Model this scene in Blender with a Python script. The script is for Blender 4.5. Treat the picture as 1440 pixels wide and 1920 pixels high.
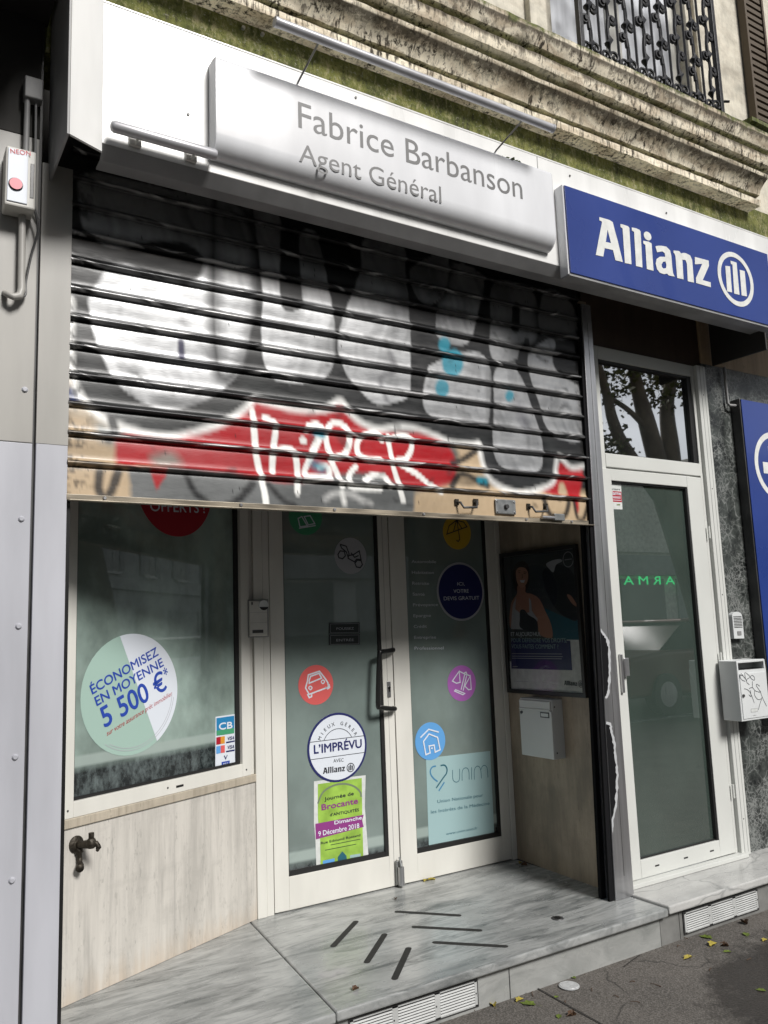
import bpy, bmesh, math, random
import numpy as np
from mathutils import Vector, Matrix
from mathutils.geometry import tessellate_polygon
random.seed(7)
for o in list(bpy.data.objects): bpy.data.objects.remove(o)
SC = bpy.context.scene; COL = SC.collection

# ------------------------------------------------------------------ camera
YAW, PITCH, ROLL, FPX = 0.554883, 0.142130, -0.036952, 1537.93
CAM = Vector((0, -2.9, 1.477))
def cam_axes():
    cy, sy, cp, sp = math.cos(YAW), math.sin(YAW), math.cos(PITCH), math.sin(PITCH)
    f = Vector((sy*cp, cy*cp, sp)); r0 = Vector((cy, -sy, 0)); u = r0.cross(f)
    return r0*math.cos(ROLL)+u*math.sin(ROLL), -r0*math.sin(ROLL)+u*math.cos(ROLL), f
CR, CU, CF = cam_axes()
cd = bpy.data.cameras.new('camera'); cam = bpy.data.objects.new('camera', cd); COL.objects.link(cam)
m = Matrix((CR, CU, -CF)).transposed().to_4x4(); m.translation = CAM; cam.matrix_world = m
cd.sensor_fit = 'VERTICAL'; cd.sensor_height = 24; cd.sensor_width = 18; cd.lens = 24*FPX/1920
cd.clip_start = .05; cd.clip_end = 500; SC.camera = cam
SC.render.resolution_x = 768; SC.render.resolution_y = 1024

# ------------------------------------------------------------------ light
SUN = Vector((.20, -1, .86)).normalized()
W = bpy.data.worlds.new('World'); SC.world = W; W.use_nodes = True
nt = W.node_tree; bg = nt.nodes['Background']
sky = nt.nodes.new('ShaderNodeTexSky'); sky.sky_type = 'NISHITA'; sky.sun_disc = False
sky.sun_elevation = math.asin(SUN.z); sky.sun_rotation = math.atan2(SUN.x, SUN.y)
sky.air_density = 1.0; sky.dust_density = 3.0; sky.ozone_density = .6
# unseen bright cloud added behind the shop and low right, to lift the reflections
tc = nt.nodes.new('ShaderNodeTexCoord'); sx_ = nt.nodes.new('ShaderNodeSeparateXYZ'); nt.links.new(tc.outputs['Generated'], sx_.inputs[0])
def wm(op, a, b=0, clamp=False):
    x = nt.nodes.new('ShaderNodeMath'); x.operation = op; x.use_clamp = clamp
    for i, q in ((0, a), (1, b)):
        if hasattr(q, 'is_output'): nt.links.new(q, x.inputs[i])
        else: x.inputs[i].default_value = q
    return x.outputs[0]
wn_ = nt.nodes.new('ShaderNodeTexNoise'); wn_.inputs['Scale'].default_value = 2.6; wn_.inputs['Detail'].default_value = 6; nt.links.new(tc.outputs['Generated'], wn_.inputs[0])
back = wm('MULTIPLY', wm('SUBTRACT', sx_.outputs[1], .05), 3, True)
side = wm('MULTIPLY', wm('SUBTRACT', sx_.outputs[0], .55), 6, True); low_ = wm('SUBTRACT', 1, wm('MULTIPLY', wm('ABSOLUTE', wm('SUBTRACT', sx_.outputs[2], .22)), 3.6), True)
cl = wm('MULTIPLY', wm('ADD', wm('MULTIPLY', back, 11), wm('MULTIPLY', wm('MULTIPLY', side, low_), 30)), wm('MULTIPLY', wm('SUBTRACT', wn_.outputs[0], .22), 2, True))
cmx = nt.nodes.new('ShaderNodeMix'); cmx.data_type = 'RGBA'; cmx.blend_type = 'ADD'; cmx.inputs[0].default_value = 1
cc_ = nt.nodes.new('ShaderNodeCombineXYZ'); nt.links.new(wm('MULTIPLY', cl, .93), cc_.inputs[0]); nt.links.new(wm('MULTIPLY', cl, .96), cc_.inputs[1]); nt.links.new(cl, cc_.inputs[2])
nt.links.new(sky.outputs[0], cmx.inputs[6]); nt.links.new(cc_.outputs[0], cmx.inputs[7])
nt.links.new(cmx.outputs[2], bg.inputs[0]); bg.inputs[1].default_value = .046
sl = bpy.data.lights.new('sun', 'SUN'); sl.energy = 3.9; sl.angle = math.radians(17); sl.color = (1, .98, .955)
so = bpy.data.objects.new('sun', sl); COL.objects.link(so); so.rotation_euler = SUN.to_track_quat('Z', 'Y').to_euler()
so.location = (0, -10, 20)
SC.view_settings.view_transform = 'Standard'; SC.view_settings.look = 'None'
SC.view_settings.exposure = .1; SC.view_settings.gamma = 1

# ------------------------------------------------------------------ picking points on real planes
def at(px, py, pl):
    d = CR*((px-720)/FPX)+CU*((960-py)/FPX)+CF
    p, n = pl; return CAM+d*((p-CAM).dot(n)/d.dot(n))
def PY(y): return (Vector((0, y, 0)), Vector((0, -1, 0)))
def PZ(z): return (Vector((0, 0, z)), Vector((0, 0, 1)))
LW0 = Vector((.594, .356, 0)); LU = Vector((.9092, .4165, 0)).normalized(); LN = Vector((LU.y, -LU.x, 0))
def PL(d=0): return (LW0+LN*d, LN)
J0 = Vector((3.068, .80, 0)); JU = (Vector((3.032, .05, 0))-J0).normalized(); JN = Vector((JU.y, -JU.x, 0))
def PJ(d=0): return (J0+JN*d, JN)
def lift(pl, d): return (pl[0]+pl[1]*d, pl[1])
def zf(x0, y0, s): return lambda *q: [(x0+a*s, y0+b*s) for a, b in q]

# ------------------------------------------------------------------ materials
MATS = {}
def mat(name, col, rough=.6, metal=0, spec=.5, coat=0, emit=0, noise=None, bump=None, ior=None):
    """noise=(scale, amount, (sx,sy,sz)) varies the value of the colour; bump=(scale,strength,(sx,sy,sz))"""
    if name in MATS: return MATS[name]
    m = bpy.data.materials.new(name); m.use_nodes = True; n = m.node_tree.nodes; l = m.node_tree.links
    b = n['Principled BSDF']; b.inputs['Base Color'].default_value = (*col, 1); b.inputs['Roughness'].default_value = rough
    b.inputs['Metallic'].default_value = metal; b.inputs['Specular IOR Level'].default_value = spec; b.inputs['Coat Weight'].default_value = coat
    if ior: b.inputs['IOR'].default_value = ior
    if emit: b.inputs['Emission Color'].default_value = (*col, 1); b.inputs['Emission Strength'].default_value = emit
    if noise or bump:
        g = n.new('ShaderNodeNewGeometry')
    if noise:
        sc, am, st = noise; mp = n.new('ShaderNodeMapping'); mp.inputs['Scale'].default_value = st
        nz = n.new('ShaderNodeTexNoise'); nz.inputs['Scale'].default_value = sc; nz.inputs['Detail'].default_value = 6
        r = n.new('ShaderNodeMapRange'); r.inputs['From Min'].default_value = .3; r.inputs['From Max'].default_value = .7
        r.inputs['To Min'].default_value = 1-am; r.inputs['To Max'].default_value = 1+am*.5
        mx = n.new('ShaderNodeMix'); mx.data_type = 'RGBA'; mx.blend_type = 'MULTIPLY'; mx.inputs[0].default_value = 1
        mx.inputs[6].default_value = (*col, 1)
        l.new(g.outputs['Position'], mp.inputs[0]); l.new(mp.outputs[0], nz.inputs[0]); l.new(nz.outputs[0], r.inputs[0])
        l.new(r.outputs[0], mx.inputs[7]); l.new(mx.outputs[2], b.inputs['Base Color'])
        rr = n.new('ShaderNodeMapRange'); rr.inputs['To Min'].default_value = max(0, rough-.12); rr.inputs['To Max'].default_value = min(1, rough+.12)
        l.new(nz.outputs[0], rr.inputs[0]); l.new(rr.outputs[0], b.inputs['Roughness'])
    if bump:
        sc, am, st = bump; mp = n.new('ShaderNodeMapping'); mp.inputs['Scale'].default_value = st
        nz = n.new('ShaderNodeTexNoise'); nz.inputs['Scale'].default_value = sc; nz.inputs['Detail'].default_value = 5
        bp = n.new('ShaderNodeBump'); bp.inputs['Strength'].default_value = am; bp.inputs['Distance'].default_value = .01
        l.new(g.outputs['Position'], mp.inputs[0]); l.new(mp.outputs[0], nz.inputs[0]); l.new(nz.outputs[0], bp.inputs['Height']); l.new(bp.outputs[0], b.inputs['Normal'])
    MATS[name] = m; return m

class NT:
    """small node-graph writer"""
    def __init__(s, name, **kw):
        s.m = mat(name, kw.pop('col', (.5, .5, .5)), **kw); s.n = s.m.node_tree.nodes; s.l = s.m.node_tree.links; s.b = s.n['Principled BSDF']
        s.g = s.n.new('ShaderNodeNewGeometry')
    def pos(s, scale=(1, 1, 1), rot=(0, 0, 0), src=None):
        mp = s.n.new('ShaderNodeMapping'); mp.inputs['Scale'].default_value = scale; mp.inputs['Rotation'].default_value = rot
        s.l.new(src or s.g.outputs['Position'], mp.inputs[0]); return mp.outputs[0]
    def noise(s, v, scale, detail=6, rough=.55, dist=0):
        z = s.n.new('ShaderNodeTexNoise'); z.inputs['Scale'].default_value = scale; z.inputs['Detail'].default_value = detail
        z.inputs['Roughness'].default_value = rough; z.inputs['Distortion'].default_value = dist; s.l.new(v, z.inputs[0]); return z.outputs[0]
    def voro(s, v, scale, feat='DISTANCE_TO_EDGE'):
        z = s.n.new('ShaderNodeTexVoronoi'); z.feature = feat; z.inputs['Scale'].default_value = scale; s.l.new(v, z.inputs['Vector']); return z.outputs['Distance']
    def ramp(s, f, *stops):
        r = s.n.new('ShaderNodeValToRGB'); e = r.color_ramp.elements
        while len(e) < len(stops): e.new(.5)
        for q, (p, c) in zip(e, stops): q.position = p; q.color = (*c, 1) if isinstance(c, tuple) else (c, c, c, 1)
        s.l.new(f, r.inputs[0]); return r.outputs[0]
    def mix(s, f, a, b, mode='MIX'):
        x = s.n.new('ShaderNodeMix'); x.data_type = 'RGBA'; x.blend_type = mode
        for i, q in ((0, f), (6, a), (7, b)):
            if hasattr(q, 'links') or hasattr(q, 'is_output'): s.l.new(q, x.inputs[i])
            elif isinstance(q, tuple): x.inputs[i].default_value = (*q, 1)
            else: x.inputs[i].default_value = q
        return x.outputs[2]
    def math(s, op, a, b=0, clamp=False):
        x = s.n.new('ShaderNodeMath'); x.operation = op; x.use_clamp = clamp
        for i, q in ((0, a), (1, b)):
            if hasattr(q, 'is_output'): s.l.new(q, x.inputs[i])
            else: x.inputs[i].default_value = q
        return x.outputs[0]
    def sep(s, i, src=None):
        x = s.n.new('ShaderNodeSeparateXYZ'); s.l.new(src or s.g.outputs['Position'], x.inputs[0]); return x.outputs[i]
    def warp(s, v, scale, amt):
        z = s.n.new('ShaderNodeTexNoise'); z.inputs['Scale'].default_value = scale; z.inputs['Detail'].default_value = 4; s.l.new(v, z.inputs[0])
        a = s.n.new('ShaderNodeVectorMath'); a.operation = 'MULTIPLY_ADD'; a.inputs[1].default_value = (amt,)*3
        s.l.new(z.outputs[1], a.inputs[0]); s.l.new(v, a.inputs[2]); return a.outputs[0]
    def bump(s, h, st, d=.01):
        b = s.n.new('ShaderNodeBump'); b.inputs['Strength'].default_value = st; b.inputs['Distance'].default_value = d
        s.l.new(h, b.inputs['Height']); s.l.new(b.outputs[0], s.b.inputs['Normal'])
    def out(s, c=None, r=None):
        if c is not None: s.l.new(c, s.b.inputs['Base Color'])
        if r is not None: s.l.new(r, s.b.inputs['Roughness'])
        return s.m

def m_travertine(name, base, dark, blot=.0):
    t = NT(name, rough=.55)
    v = t.pos((7, 7, .5)); a = t.noise(v, 2.2, 9, .68, .6); b = t.noise(t.pos((26, 26, 1.1)), 2.5, 6, .6)
    c = t.ramp(t.mix(.4, a, b), (.3, dark), (.47, base), (.62, tuple(x*1.12 for x in base)), (.75, tuple(x*.92 for x in base)))
    p = t.noise(t.pos((30, 30, 6)), 3, 4, .5)
    c = t.mix(t.ramp(p, (.25, .8), (.30, 0.)), c, tuple(x*.5 for x in base))
    po = t.noise(t.pos((46, 46, 13)), 2.2, 5, .6); pb = t.noise(t.pos((9, 9, .7)), 1.9, 5, .6)
    c = t.mix(t.math('MULTIPLY', t.ramp(po, (.57, 0.), (.63, .6)), t.ramp(pb, (.47, 0.), (.62, 1.))), c, tuple(x*.55 for x in base))
    hb = t.noise(t.pos((1.2, 1.2, 4)), 1.7, 6, .7); c = t.mix(t.ramp(hb, (.52, 0.), (.66, .35)), c, tuple(x*.68 for x in base))
    # dirt washed up from the slab and rusty tint near the ground
    z = t.sep(2); zz = t.math('ADD', z, t.math('MULTIPLY', a, .25))
    low = t.ramp(zz, (.24, .75), (.42, 0.)); c = t.mix(low, c, (.50, .37, .24))
    c = t.mix(t.math('MULTIPLY', t.ramp(t.noise(t.pos((3.2, 3.2, .5)), 2.1, 7, .7), (.46, 0.), (.62, 1.)), .45), c, tuple(x*.55 for x in base))
    c = t.mix(t.ramp(t.noise(t.pos((11, 11, 7)), 2.5, 8, .75), (.58, 0.), (.72, .35)), c, tuple(x*.5 for x in base))
    if blot: c = t.mix(t.math('MULTIPLY', t.ramp(t.noise(t.pos((2, 2, 1)), 2.4, 5), (.4, 0.), (.62, 1.)), blot), c, (.10, .085, .065))
    t.bump(t.mix(.5, a, p), .25, .004); return t.out(c)
M_TRAV = m_travertine('travertine', (.54, .515, .47), (.35, .335, .31))
M_JAMB = m_travertine('brown_travertine', (.36, .295, .22), (.24, .19, .14), .55)

def m_marble(name, lo, hi, veins, sc=1.0, rot=.28, dk=(.12, .13, .13)):
    t = NT(name, rough=.3); v = t.pos((1.5*sc, 8.5*sc, 3*sc), (0, 0, rot)); w = t.warp(t.warp(v, 1.1, 1.2), 4, .35)
    a = t.noise(w, 1.3, 9, .68); b = t.noise(w, 4.5, 8, .7)
    c = t.ramp(t.mix(.38, a, b), (.38, lo), (.46, tuple((x+y)/2 for x, y in zip(lo, hi))), (.56, hi), (.66, tuple(x*.75 for x in hi)))
    if veins:
        e = t.voro(t.warp(t.pos((1.2, 2.2, 2)), 2, .5), 1.6); c = t.mix(t.ramp(e, (.0, .5), (.02, 0.)), c, dk)
    g = t.noise(t.pos(), 5, 5); c = t.mix(t.ramp(g, (.35, .0), (.75, .35)), c, tuple(x*.6 for x in lo))
    return t.out(c, t.ramp(g, (.3, .12), (.7, .36)))
M_SLAB = m_marble('grey_banded_marble', (.11, .12, .12), (.42, .43, .42), False)
M_SLAB2 = m_marble('white_veined_marble', (.40, .40, .39), (.56, .56, .54), True, .5)
M_RISER = m_marble('riser_marble', (.22, .23, .22), (.38, .385, .37), False, .7)

def m_breccia():
    t = NT('green_breccia_marble', rough=.38, spec=.5)
    v = t.warp(t.warp(t.pos(), 5, .16), 24, .035); e = t.voro(v, 11); v2 = t.warp(t.pos(), 30, .05); e2 = t.voro(v2, 34); e3 = t.voro(t.warp(t.pos(), 50, .03), 80)
    area = t.noise(t.pos(), 4.5, 5, .65); ar2 = t.noise(t.pos(), 11, 4, .6)
    v_ = t.math('MULTIPLY', t.ramp(e, (.0, 1.), (.045, 0.)), t.ramp(ar2, (.4, .0), (.6, .9)))
    v_ = t.math('MAXIMUM', v_, t.math('MULTIPLY', t.ramp(e2, (.02, 1.), (.10, 0.)), t.ramp(area, (.40, .05), (.56, .9))))
    v_ = t.math('MAXIMUM', v_, t.math('MULTIPLY', t.ramp(e3, (.02, 1.), (.16, 0.)), t.ramp(area, (.52, .0), (.64, 1.))))
    c = t.mix(v_, t.ramp(ar2, (.35, (.009, .011, .011)), (.7, (.075, .085, .078))), (.24, .25, .24))
    return t.out(c)
M_BREC = m_breccia()

def m_stone(name, base, stain=.8, moss=.5, dark=.6, edge_marks=False):
    t = NT(name, rough=.88)
    a = t.noise(t.pos((3, 3, 3)), 2.5, 8, .65); s = t.noise(t.pos((30, 30, 3.2)), 1.4, 8, .72, .5); f = t.noise(t.pos(), 34, 6, .7); big = t.noise(t.pos((1.6, 2, 5)), 2.2, 6, .65, .6)
    c = t.ramp(a, (.32, tuple(x*.70 for x in base)), (.5, base), (.66, tuple(x*1.2 for x in base)))
    c = t.mix(t.math('MULTIPLY', t.ramp(big, (.47, 0.), (.58, .9)), dark), c, (.27, .17, .08))
    dr = t.math('MULTIPLY', t.ramp(s, (.50, 0.), (.58, 1.)), t.ramp(t.noise(t.pos((2.4, 2, 3)), 2.7, 4), (.36, .12), (.56, 1.)))
    c = t.mix(t.math('MULTIPLY', dr, stain), c, (.035, .026, .016))
    c = t.mix(t.math('MULTIPLY', t.ramp(f, (.57, 0.), (.63, 1.)), stain*.6), c, (.06, .05, .03))
    nz = t.sep(2, t.g.outputs['Normal'])
    if edge_marks:   # dark ragged bands and old drips below the edges of the mouldings, green growth along the top
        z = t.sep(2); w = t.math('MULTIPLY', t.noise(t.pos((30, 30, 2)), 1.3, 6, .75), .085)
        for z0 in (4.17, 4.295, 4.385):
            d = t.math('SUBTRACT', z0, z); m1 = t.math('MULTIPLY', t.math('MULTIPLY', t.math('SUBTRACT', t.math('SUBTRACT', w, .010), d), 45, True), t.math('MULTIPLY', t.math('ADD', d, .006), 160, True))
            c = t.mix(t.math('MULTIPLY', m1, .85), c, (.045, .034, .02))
        tm = t.math('MULTIPLY', t.math('SUBTRACT', t.math('ADD', z, t.math('MULTIPLY', t.noise(t.pos(), 7, 7, .75), .16)), 4.468), 40, True)
        c = t.mix(t.math('MULTIPLY', tm, .9), c, t.ramp(f, (.4, (.03, .042, .01)), (.62, (.14, .17, .035))))
    up = t.math('MULTIPLY', t.ramp(t.math('ADD', nz, t.math('MULTIPLY', t.noise(t.pos(), 9, 6, .7), .9)), (.62, 0.), (.92, 1.)), moss)
    c = t.mix(up, c, t.ramp(f, (.4, (.035, .045, .012)), (.65, (.13, .15, .035))))
    t.bump(t.mix(.5, a, f), .35, .01); return t.out(c)
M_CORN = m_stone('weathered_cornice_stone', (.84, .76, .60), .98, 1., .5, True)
M_WALL = m_stone('upper_wall_stone', (.66, .62, .52), .12, 0, .12)  # soft dark noise in the stone's colour also stands in for dappled tree shade
M_OPP = m_stone('street_facade_render', (.74, .72, .64), .15, 0, .1)

def m_moss():
    t = NT('mossy_render', rough=.95)
    a = t.noise(t.pos((2, 2, 3)), 2.3, 8, .7); s = t.noise(t.pos((13, 13, 5)), 2.4, 8, .78, .3); f = t.noise(t.pos(), 60, 5, .7)
    c = t.ramp(a, (.32, (.05, .055, .016)), (.46, (.10, .115, .026)), (.60, (.20, .205, .055)), (.75, (.10, .125, .02)))
    c = t.mix(t.ramp(s, (.52, 0.), (.66, .8)), c, (.40, .36, .20)); c = t.mix(t.ramp(s, (.34, .9), (.47, 0.)), c, (.028, .024, .014))
    c = t.mix(t.ramp(f, (.58, 0.), (.66, .7)), c, (.36, .35, .26)); c = t.mix(t.ramp(f, (.34, .7), (.42, 0.)), c, (.02, .022, .008))
    low = t.ramp(t.math('ADD', t.sep(2), t.math('MULTIPLY', s, .05)), (0, 1.), (1, 1.))
    t.bump(t.mix(.5, s, f), .9, .02); return t.out(c)
M_MOSS = m_moss()

def m_pave():
    t = NT('worn_asphalt', rough=.8); f = t.noise(t.pos(), 160, 3, .7); a = t.noise(t.pos(), 2.3, 7, .6); k = t.voro(t.pos(), 110, 'F1')
    c = t.ramp(a, (.3, (.070, .064, .056)), (.7, (.125, .112, .098)))
    c = t.mix(t.ramp(f, (.45, 0.), (.7, .7)), c, (.26, .24, .22)); c = t.mix(t.ramp(f, (.3, .6), (.45, 0.)), c, (.045, .042, .038))
    x = t.math('DIVIDE', t.math('SUBTRACT', t.sep(0), 3.35), .75); y = t.math('DIVIDE', t.math('SUBTRACT', t.sep(1), -.98), .62)
    d = t.math('SQRT', t.math('ADD', t.math('MULTIPLY', x, x), t.math('MULTIPLY', y, y)))
    wet = t.ramp(t.math('ADD', d, t.math('MULTIPLY', t.math('SUBTRACT', t.noise(t.pos(), 9, 5, .7), .5), .7)), (.82, 1.), (1.0, 0.))
    c = t.mix(wet, c, t.mix(1., c, (.30, .28, .27), 'MULTIPLY'))
    cr = t.voro(t.warp(t.pos(), 3, .35), 1.1); c = t.mix(t.math('MULTIPLY', t.ramp(cr, (.0, 1.), (.006, 0.)), t.ramp(a, (.45, 0.), (.55, .9))), c, (.03, .028, .025))
    gs = t.noise(t.pos(), 38, 3, .6); c = t.mix(t.ramp(gs, (.66, 0.), (.70, .6)), c, (.05, .045, .035)); c = t.mix(t.ramp(t.noise(t.pos(), 24, 5, .8), (.64, 0.), (.7, .5)), c, (.30, .27, .23))
    t.bump(t.mix(.5, f, k), .5, .006); return t.out(c, t.ramp(wet, (0, .85), (1, .45)))
M_PAVE = m_pave()

def m_film(name, base, zlo, zband, cloud=.4, ior=2.05):
    """frosted film on the glass: a dirty clear strip below zlo, a pale ledge seen through it"""
    t = NT(name, rough=.012, spec=.5, ior=ior); z = t.sep(2); n = t.noise(t.pos((2, 2, 1.5)), 1.7, 5, .55); d = t.noise(t.pos((8, 8, 5)), 2.4, 8, .75)
    c = t.ramp(n, (.38, tuple(x*(1-cloud*.4) for x in base)), (.62, tuple(x*(1+cloud) for x in base)))
    if zlo:
        dirt = t.ramp(d, (.42, (.012, .016, .017)), (.66, (.13, .16, .16)))
        k = t.ramp(t.math('MULTIPLY', t.math('SUBTRACT', z, zlo-.02), 25, True), (.0, 0.), (1., 1.)); c = t.mix(k, dirt, c)
        b = t.math('MULTIPLY', t.ramp(t.math('MULTIPLY', t.math('ABSOLUTE', t.math('SUBTRACT', z, zlo+zband)), 1/zband), (.6, 1.), (1., 0.)), .8)
        c = t.mix(b, c, (.36, .43, .40))
    return t.out(c)
M_FILM_W = m_film('frosted_film_shop_window', (.21, .27, .243), 1.005, .025, .6)
M_FILM_D = m_film('frosted_film_shop_doors', (.18, .225, .21), .40, .03, .2)
M_FILM_R = m_film('frosted_film_side_door', (.050, .070, .060), 0, 0, .15, 3.0)
M_TRANSOM = mat('dark_clear_glass', (.012, .014, .014), .015, spec=.5, ior=5)
M_BGLASS = mat('street_window_glass', (.03, .035, .04), .05, ior=1.6)

A = (1, 1, 1)
M_FRAME = mat('white_lacquered_aluminium', (.66, .65, .60), .38, noise=(3, .07, (3, 3, .8)), spec=.4)
M_FRAME2 = mat('white_side_door_aluminium', (.60, .61, .58), .35, noise=(3, .06, A), spec=.4)
M_GASK = mat('black_gasket', (.012, .012, .012), .5)
M_FASC = mat('white_metal_panel', (.78, .78, .76), .30, noise=(2.4, .14, (3, 3, .5)), spec=.5, coat=.2)
M_SIGNW = mat('white_acrylic', (.74, .75, .77), .22, spec=.5, coat=.3, noise=(2.2, .10, (3, 3, .8)))
M_UNDER = mat('grey_metal_edge', (.27, .27, .27), .5, noise=(6, .25, A))
M_BLUE = mat('blue_acrylic', (.016, .042, .22), .30, noise=(2, .12, A), coat=.15)
M_LETW = mat('white_vinyl_letters', (.72, .73, .70), .45, noise=(25, .12, A))
M_LETG = mat('grey_vinyl_letters', (.14, .14, .14), .5)
M_STEEL = mat('brushed_steel', (.52, .52, .53), .32, .85, noise=(3, .25, (9, 9, .5)), bump=(5, .06, (1, 1, 8)))
M_STEELD = mat('dark_steel', (.10, .10, .10), .45, .6, noise=(9, .3, A))
M_TUBE = mat('painted_metal_tube', (.52, .52, .54), .35, .3, noise=(8, .15, A))
M_PANEL = mat('grey_cladding_panel', (.36, .35, .325), .40, noise=(2.2, .18, (3, 3, .5)), spec=.45)
M_PANEL2 = mat('lavender_repaint', (.46, .467, .505), .42, noise=(2.2, .16, (3, 3, .5)), spec=.45)
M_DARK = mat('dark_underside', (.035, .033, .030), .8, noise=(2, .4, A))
M_BLACK = mat('black_plastic', (.012, .012, .012), .32)
M_IRON = mat('black_wrought_iron', (.018, .018, .020), .5, .2, bump=(40, .3, A))
M_BRASS = mat('tarnished_tap_metal', (.055, .047, .036), .48, .7, noise=(40, .6, A), bump=(60, .5, A))
M_BOX = mat('grey_mailbox_paint', (.56, .57, .55), .42, noise=(3, .07, A))
M_BOXW = mat('white_mailbox_paint', (.62, .64, .64), .4, noise=(3, .06, A))
M_PLAST = mat('ivory_plastic', (.58, .57, .53), .45, noise=(20, .08, A))
M_VENT = mat('white_vent_plastic', (.50, .51, .50), .5, noise=(9, .12, A))
M_WHITE = mat('white_print', (.66, .70, .76), .45)
M_INK = mat('black_print', (.02, .022, .03), .5)
M_NAVY = mat('navy_print', (.014, .018, .11), .45)
M_DKBLUE = mat('royal_blue_print', (.02, .06, .36), .45)
M_RED = mat('coral_red_print', (.66, .11, .105), .45)
M_DRED = mat('deep_red_print', (.38, .010, .025), .45)
M_PURP = mat('purple_print', (.36, .11, .40), .45)
M_SKYB = mat('sky_blue_print', (.11, .33, .66), .45)
M_MINT = mat('mint_print', (.34, .48, .42), .45)
M_GREEN = mat('emerald_print', (.06, .30, .15), .45)
M_YEL = mat('yellow_print', (.62, .40, .03), .45)
M_GREY = mat('light_grey_print', (.40, .41, .44), .45)
M_PLUM = mat('plum_print', (.24, .035, .20), .5)
M_LIME = mat('lime_paper', (.30, .50, .07), .5, noise=(14, .3, A))
M_PAPER = mat('white_paper', (.62, .64, .62), .5, noise=(30, .15, A))
M_AQUA = mat('pale_aqua_paper', (.31, .45, .46), .45)
M_TEALP = mat('teal_print', (.015, .10, .14), .5)
M_SKIN = mat('skin_print', (.38, .20, .14), .5)
M_HAIR = mat('brown_hair_print', (.03, .016, .010), .5)
M_LIPS = mat('lips_print', (.30, .05, .05), .5)
M_POSTBG = mat('poster_dusk_print', (.05, .06, .065), .35, noise=(5, .35, A))
M_ORANGE = mat('orange_print', (.65, .28, .03), .5)
M_LOCK = mat('zinc_plate', (.30, .31, .31), .42, .7, noise=(30, .2, A))
M_LEAFY = mat('yellow_leaf', (.36, .29, .04), .6, noise=(60, .3, A))
M_LEAFG = mat('green_leaf', (.13, .18, .025), .6, noise=(60, .3, A))
M_LEAFB = mat('brown_leaf', (.09, .045, .02), .7, noise=(60, .4, A))
M_BARK = mat('plane_tree_bark', (.12, .10, .075), .9, noise=(6, .4, (1, 1, .6)), bump=(9, .6, A))
M_CROWN = mat('tree_leaf', (.075, .085, .018), .6, noise=(2, .4, A))
M_CURT = mat('white_curtain', (.68, .70, .74), .8, noise=(3, .12, (14, 14, .5)))
M_SEAM = mat('dark_joint', (.03, .028, .025), .9)
M_RUBBER = mat('black_grip_tape', (.022, .022, .020), .85, noise=(70, .5, A))
M_ROAD = mat('road_asphalt', (.06, .06, .06), .85, noise=(60, .3, A))

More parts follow.
